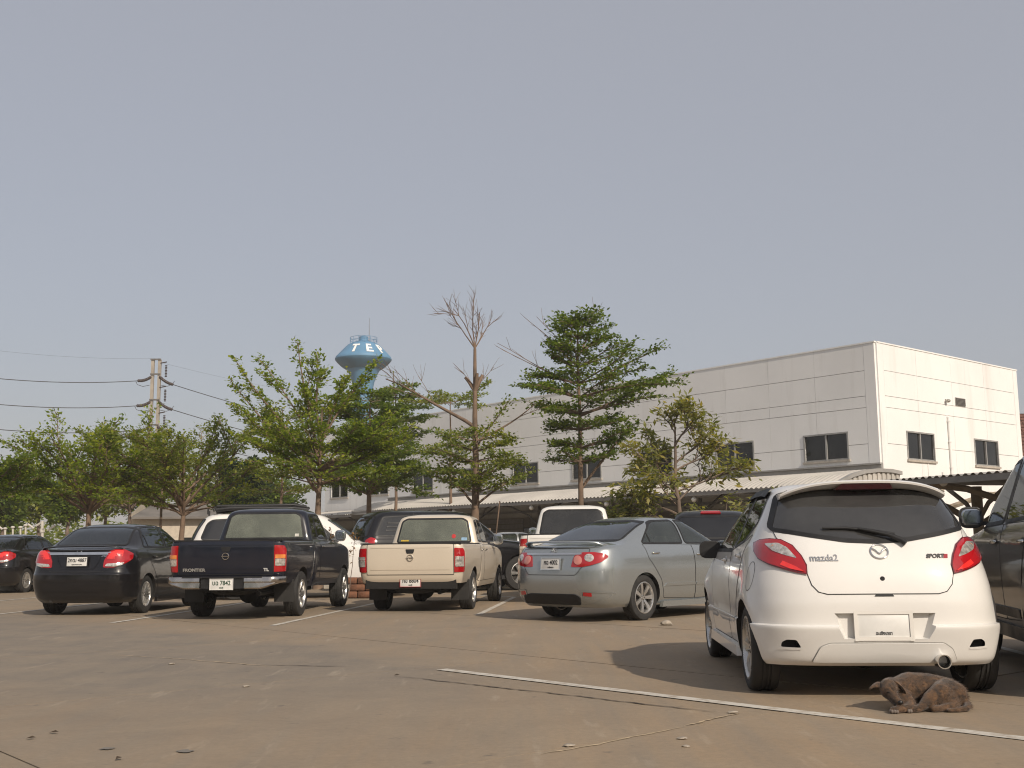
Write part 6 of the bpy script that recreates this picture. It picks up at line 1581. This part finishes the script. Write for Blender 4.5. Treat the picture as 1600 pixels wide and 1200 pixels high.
# ------------------------------------------------------------------ tall wagons
def suv(name, label, x, y, head, paint_, cat='car', h=1.0, L=1.0, wb=2.75, side_lines=True, glass_mat=None, wheel_r=.37, extras=None, canopy=False, third=False, trim=PLASTIC, mirror_size=(.20, .13, .19)):
    c = Car(name, label, cat, x, y, head, paint_, wb); e = wb - 2.75
    LV = [(z * h, a, b + e, w, d1, d2) for z, a, b, w, d1, d2 in [
        (.30, -.82, 3.40, .84, .30, .6), (.40, -.95, 3.58, .89, .32, .7), (.62, -1.0, 3.66, .915, .32, .75), (.85, -1.0, 3.62, .922, .32, .8), (1.00, -.995, 3.48, .915, .32, .9), (1.08, -.985, 3.12, .90, .32, 1.0),
        (1.13, -.975, 2.62, .885, .32, .9), (1.17, -.965, 2.36, .868, .32, .7), (1.30, -.92, 2.20, .825, .32, .55), (1.50, -.82, 1.92, .755, .32, .5), (1.66, -.70, 1.66, .695, .32, .45), (1.735, -.58, 1.50, .635, .30, .4),
        (1.765, -.45, 1.34, .54, .28, .35), (1.785, -.2, 1.1, .36, .2, .25)]]
    R = PR('rear')
    if canopy: w0 = rnd([(-.70, 1.24 * h), (-.48, 1.62 * h), (.22, 1.66 * h), (.22, 1.22 * h)], .04)
    else: w0 = rnd([(-.72, 1.24 * h), (-.60, 1.55 * h), (-.50, 1.62 * h), (.14, 1.66 * h), (.06, 1.21 * h)], .06)
    w1 = rnd([(.14, 1.21 * h), (.24, 1.665 * h), (1.00, 1.67 * h), (1.00, 1.19 * h)], .05); w2 = rnd([(1.09, 1.19 * h), (1.09, 1.67 * h), (1.48, 1.64 * h), (1.84, 1.43 * h), (2.14, 1.165 * h)], .05)
    gl = rnd([(-.72, 1.22 * h), (.72, 1.22 * h), (.60, 1.64 * h), (-.60, 1.64 * h)], .06); holes = []
    for s in (-1, 1): holes += [(w1, 'side', s, 0), (w2, 'side', s, 0)]
    holes.append(([(-.58, 1.62 * h), (.58, 1.62 * h), (.70, 1.22 * h), (-.70, 1.22 * h)], 'front', 1, 1.3))
    b = c.body(LV, dict(aR=5, bR=2.2, nq=16, ns=20), sub=4, arches=[(0, wheel_r + .055, wheel_r), (wb, wheel_r + .055, wheel_r)], cabin=(.055, .6, 1.74 * h, -.85, 2.4), holes=holes)
    G = glass_mat or glass('suv_glass', tint=(.30, .34, .32), film=.2, filmcol=(.06, .065, .06)); GD = glass('suv_dark_glass', tint=(.06, .06, .06), film=.6, filmcol=(.025, .025, .027))
    c.pane('rear_window', gl, R, GD, border=.03, off=.004)
    for s in (-1, 1):
        P = PR('side', s)
        q = c.pane('quarter_window', w0, P, GD, border=.03, off=.004)
        if canopy:
            for k_ in range(3): ribbon('louvre', [(-.45 + .03 * k_, (1.34 + .08 * k_) * h), (-.1, (1.34 + .08 * k_) * h)], P, c.bvh, PLASTIC, q, width=.03, off=.012, closed=False)
            ribbon('panel_gap_or_shade', [(.27, 1.18 * h), (.29, 1.72 * h)], P, c.bvh, SEAM, b, width=.02, off=.004, closed=False)
        c.pane('side_window', w1, P, G, border=.03); w_ = c.pane('side_window', w2, P, G, border=.03)
        d1 = c.panel('door', rnd([(.14, 1.17 * h), (.30, .86), (.44, .62), (.50, .44), (1.035, .42), (1.035, 1.16 * h)], .03), P)
        d2 = c.panel('door', rnd([(1.05, .42), (2.10, .42), (2.20, .70), (2.14, 1.13 * h), (1.05, 1.16 * h)], .03), P)
        for dd, yy in ((d1, .26), (d2, 1.22)):
            handle(dd, c.bvh, yy, 1.02 * h, s, CHROME, w=.19); patch('handle_recess', ellipse(yy, 1.018 * h, .085, .035, 16), P, c.bvh, plain('handle_shade', (.02, .02, .02), .5) if paint_ is not WHITE2 else paint_, dd, off=.003, thick=.004)  # near-black patch paints in the grip hollow's shade, except on the white wagon
        patch('side_moulding', rnd([(.50, .45), (.50, .52), (2.10, .52), (2.14, .45)], .02), P, c.bvh, trim, c.root, off=.015, thick=.015)
        MB().prism([(.45, .28), (.50, .38), (wb - .46, .38), (wb - .42, .28)], 0, .06, Matrix(((0, 0, s, s * .84), (1, 0, 0, 0), (0, 1, 0, 0), (0, 0, 0, 1)))).build('side_step', trim, c.root)
        A = PR('ang', s, 40)
        t = patch('tail_light', rnd([(-.02, .92 * h), (-.04, 1.12 * h), (.10, 1.20 * h), (.22, 1.16 * h), (.20, 1.0 * h), (.08, .90 * h)], .04), A, c.bvh, REDLENS, c.root, off=.012, thick=.02, bulge=.012, step=.04)
        patch('clear_lens', ellipse(.06, 1.04 * h, .05, .05, 16), A, c.bvh, CLEARLENS, t, off=.022, thick=.008)
        hl = patch('headlight', rnd([(s * .50, .86 * h), (s * .56, .98 * h), (s * .80, 1.03 * h), (s * .86, .93 * h), (s * .80, .85 * h)], .03), PR('front'), c.bvh, CLEARLENS, c.root, off=.012, thick=.02, bulge=.012)
        mm = mirror(c.root, s * .80, 1.98, 1.24 * h, s, trim, size=mirror_size, arm=.055)
        for yc in (0, wb):
            pts = arc(yc, wheel_r, wheel_r + .075, 5, 175, 18); ribbon('arch_lip', pts, P, c.bvh, paint_, b, width=.05, off=.018, closed=False)
    if third: patch('brake_light', rnd([(-.20, 1.70 * h), (.20, 1.70 * h), (.17, 1.735 * h), (-.17, 1.735 * h)], .01), R, c.bvh, REDLENS, c.root, off=.03, thick=.05)
    c.wheels(wheel_r, wheel_r * .62, 1.78, .235, spokes=6, style='spoke')
    c.pane('windscreen', rnd([(-.60, 1.63 * h), (.60, 1.63 * h), (.72, 1.21 * h), (-.72, 1.21 * h)], .04), PR('front'), glass('windscreen_glass', tint=(.80, .85, .80), film=.08, filmcol=(.1, .1, .1)), border=.02, off=.001)
    seats(c.root, None, rows=((1.30, True), (.42, False)), zb=.78, top=1.22 * h)
    MB().box((0, 2.1, 1.06 * h), (1.5, .35, .2)).build('dashboard', PLASTIC, c.root)
    return c
s1 = suv('wagon_car', 'white tall wagon with black roof rack, behind the dark blue pickup truck', -6.05, 24.6, 76.0, WHITE2, h=1.02, wheel_r=.38, wb=3.1)
rk = MB()
for s in (-1, 1): rk.tube([(s * .56, -.45, 1.885), (s * .58, -.1, 1.92), (s * .58, 1.2, 1.92), (s * .54, 1.5, 1.885)], .05, 8).tube([(s * .56, -.42, 1.96), (s * .58, 1.2, 1.99), (s * .54, 1.46, 1.95)], .035, 8)
for yy in (-.5, 0, .5, 1.0): rk.tube([(-.58, yy, 1.90), (.58, yy, 1.90)], .018, 6)
for s in (-1, 1):
    for yy in (-.6, .2, 1.1): rk.tube([(s * .57, yy, 1.90), (s * .57, yy, 1.79)], .02, 6)
rk.tube([(-.56, -.45, 1.93), (.56, -.45, 1.93)], .035, 6).tube([(-.54, 1.5, 1.92), (.54, 1.5, 1.92)], .04, 6).box((0, .5, 1.915), (1.1, 1.7, .035))
rk.build('roof_rack', PLASTIC, s1.root, smooth=60)
suv('canopied_pickup', 'black double-cab pickup truck with rear canopy and sloping tail, behind the beige pickup', -2.92, 27.4, 66.0, BLACK, cat='pickup truck', h=1.09, wb=3.0, canopy=True, wheel_r=.42)
suv('wagon_car', 'black wagon showing only its roof, rear window and red brake light behind the silver saloon', 3.95, 22.6, 8.0, BLACK, h=.97, third=True)
suv('wagon_car', 'dark grey-brown wagon cut off by the right edge, next to the white hatchback', 4.60, 7.88, 12.0, paint('umber_paint', (.060, .050, .043), metal=.45, rough=.36, dust=.05), h=1.005, wheel_r=.36,
    glass_mat=glass('umber_side_glass', tint=(.16, .20, .18), film=.35, filmcol=(.03, .035, .033)), trim=plain('umber_trim', (.03, .028, .027), .45))

# ================================================================== sleeping dog
def fur():
    m, nt, b = nodes('brindle_fur')
    f = noise(nt, 15, 6, .7, lo=.38, hi=.64, dist=1.0); g2 = noise(nt, 55, 5, .7, stretch=(1, 3.5, 1), lo=.42, hi=.72)
    c = mix_col(nt, f, (.028, .020, .015), (.165, .088, .042)); nt.links.new(mix_col(nt, g2, c, (.060, .040, .027)), b.inputs['Base Color'])
    b.inputs['Roughness'].default_value = .75; b.inputs['Sheen Weight'].default_value = .25; b.inputs['Specular IOR Level'].default_value = .25
    bump(nt, b, noise(nt, 130, 4, .7, stretch=(1, 2.5, 1), lo=0, hi=1), .6, .006)
    return m
FUR = fur()
def capsule(bm, pts, rads, sub=10):
    """spheres swept along a polyline with changing radius"""
    for (a, ra), (b, rb) in zip(zip(pts, rads), zip(pts[1:], rads[1:])):
        a, b = Vector(a), Vector(b); n = max(1, int((b - a).length / (min(ra, rb) * .28)))
        for i in range(n + 1):
            t = i / n; bmesh.ops.create_icosphere(bm, subdivisions=2, radius=ra + (rb - ra) * t, matrix=Matrix.Translation(a.lerp(b, t)))
def build_dog():
    root = thing('dog', 'brown brindle dog sleeping curled up on the ground behind the white hatchback', 'dog', (*g(1440, 1108), 0), radians(4))
    bm = bmesh.new()
    # trunk curled in an arc: shoulders at left, rump at right (x to the right, y away from the lens)
    capsule(bm, [(-.13, .06, .105), (-.03, .10, .118), (.09, .10, .112), (.18, .055, .098), (.215, -.005, .085)], [.080, .098, .096, .090, .080])
    capsule(bm, [(-.13, .06, .115), (-.185, .02, .135), (-.205, -.015, .135)], [.072, .060, .055])               # neck
    capsule(bm, [(-.215, -.025, .135), (-.220, -.05, .120)], [.058, .054])                                        # skull
    capsule(bm, [(-.216, -.065, .105), (-.205, -.115, .072), (-.198, -.135, .062)], [.040, .030, .024])           # muzzle towards the paws
    capsule(bm, [(-.12, .0, .08), (-.10, -.075, .040), (-.13, -.125, .026), (-.21, -.155, .022)], [.055, .036, .026, .021])  # far foreleg
    capsule(bm, [(-.215, -.152, .020), (-.245, -.150, .019)], [.024, .023])
    capsule(bm, [(-.15, .02, .07), (-.155, -.07, .035), (-.19, -.115, .024)], [.05, .032, .024])
    capsule(bm, [(.17, .02, .095), (.10, -.055, .098), (.02, -.085, .072)], [.088, .068, .047])                    # thigh, knee forward
    capsule(bm, [(.02, -.085, .072), (-.055, -.125, .030), (-.085, -.135, .020)], [.045, .026, .021])              # shank down to the paw
    capsule(bm, [(-.085, -.135, .020), (-.135, -.140, .018)], [.023, .021])
    capsule(bm, [(.19, -.03, .055), (.14, -.115, .028), (.06, -.135, .020), (.015, -.140, .019)], [.055, .028, .022, .021])  # other hind foot
    capsule(bm, [(.245, .0, .06), (.262, -.07, .028), (.225, -.135, .020), (.155, -.165, .016), (.09, -.168, .014)], [.036, .027, .021, .016, .010])  # tail round the rump
    me = bpy.data.meshes.new('dog_body'); bm.to_mesh(me); bm.free()
    o = bpy.data.objects.new('body', me); COL.objects.link(o)
    rm = o.modifiers.new('r', 'REMESH'); rm.mode = 'VOXEL'; rm.voxel_size = .0058
    sm = o.modifiers.new('s', 'SMOOTH'); sm.factor = .6; sm.iterations = 9
    me2 = bpy.data.meshes.new_from_object(o.evaluated_get(bpy.context.evaluated_depsgraph_get())); bpy.data.objects.remove(o)
    r_ = random.Random(3)
    body = obj('body', me2, FUR, root, smooth=True)
    bv = BVHTree.FromPolygons([v.co for v in me2.vertices], [tuple(p.vertices) for p in me2.polygons])
    # short coat: thin hairs combed along the back
    V = []; F = []; polys = list(me2.polygons); ar = np.array([p.area for p in polys]); ar = ar / ar.sum(); rng = np.random.default_rng(5)
    for i in rng.choice(len(polys), 9000, p=ar):
        p = polys[i]; c = p.center + Vector((r_.gauss(0, .002), r_.gauss(0, .002), r_.gauss(0, .002))); n = p.normal
        if c.z < .012: continue
        d = (n * .45 + Vector((.8, -.1, -.25)) + Vector((r_.gauss(0, .25), r_.gauss(0, .25), r_.gauss(0, .25)))).normalized() * r_.uniform(.010, .022); s = d.cross(n).normalized() * .0011
        b = len(V); V += [tuple(c - s), tuple(c + s), tuple(c + d)]; F.append((b, b + 1, b + 2))
    tag(obj('coat', (V, F), FUR, body), kind='stuff')
    for s in (-1, 1):      # ears: one pricked to the side, one folded back
        m = MB()
        if s < 0: P = [(-.245, -.010, .165), (-.262, -.035, .140), (-.300, -.030, .143), (-.335, -.025, .128), (-.300, -.005, .158), (-.27, .0, .170)]
        else: P = [(-.185, -.030, .178), (-.165, -.060, .165), (-.140, -.070, .140), (-.118, -.062, .105), (-.125, -.040, .135), (-.150, -.015, .170)]
        n = len(P); m.v = [Vector(p) for p in P] + [Vector(p) + Vector((0, .012, -.006)) for p in P]
        m.f = [tuple(range(n)), tuple(reversed(range(n, 2 * n)))] + [(i, (i + 1) % n, n + (i + 1) % n, n + i) for i in range(n)]
        bm = bmesh.new(); vs = [bm.verts.new(v) for v in m.v]; [bm.faces.new([vs[i] for i in f]) for f in m.f]; bmesh.ops.recalc_face_normals(bm, faces=bm.faces[:])
        bmesh.ops.triangulate(bm, faces=bm.faces[:]); bmesh.ops.subdivide_edges(bm, edges=bm.edges[:], cuts=2, use_grid_fill=True, smooth=.35)
        obj('ear', bm, FUR, root, smooth=True)
    NOSE = plain('dog_nose', (.010, .009, .009), .35)
    MB().ell((-.197, -.156, .064), (.017, .013, .013), 14, 10).build('nose', NOSE, root, smooth=60)
    for dx in (-.242, -.186):
        p, n, _, _ = bv.find_nearest(Vector((dx, -.098, .120))); m = MB()
        m.tube([p + Vector((-.013, .002, .001)) + n * .001, p + n * .003 + Vector((0, 0, -.003)), p + Vector((.013, .002, .001)) + n * .001], [.002, .0035, .002], 6)
        m.build('eyelid', NOSE, root, smooth=60)
    MB().tube([Vector((-.226, -.128, .050)), Vector((-.200, -.150, .048)), Vector((-.176, -.126, .050))], .0028, 6).build('mouth', NOSE, root, smooth=60)
    PAW = plain('paw_grey', (.16, .13, .11), .8, var=.2)
    for (x, y, z) in ((-.262, -.160, .014), (-.258, -.172, .014), (-.243, -.176, .014), (-.228, -.176, .013), (-.152, -.150, .013), (-.150, -.160, .013), (-.138, -.163, .013)):
        MB().ell((x, y, z), (.011, .010, .012), 10, 8).build('toe', PAW, root, smooth=60)
    return root
build_dog()
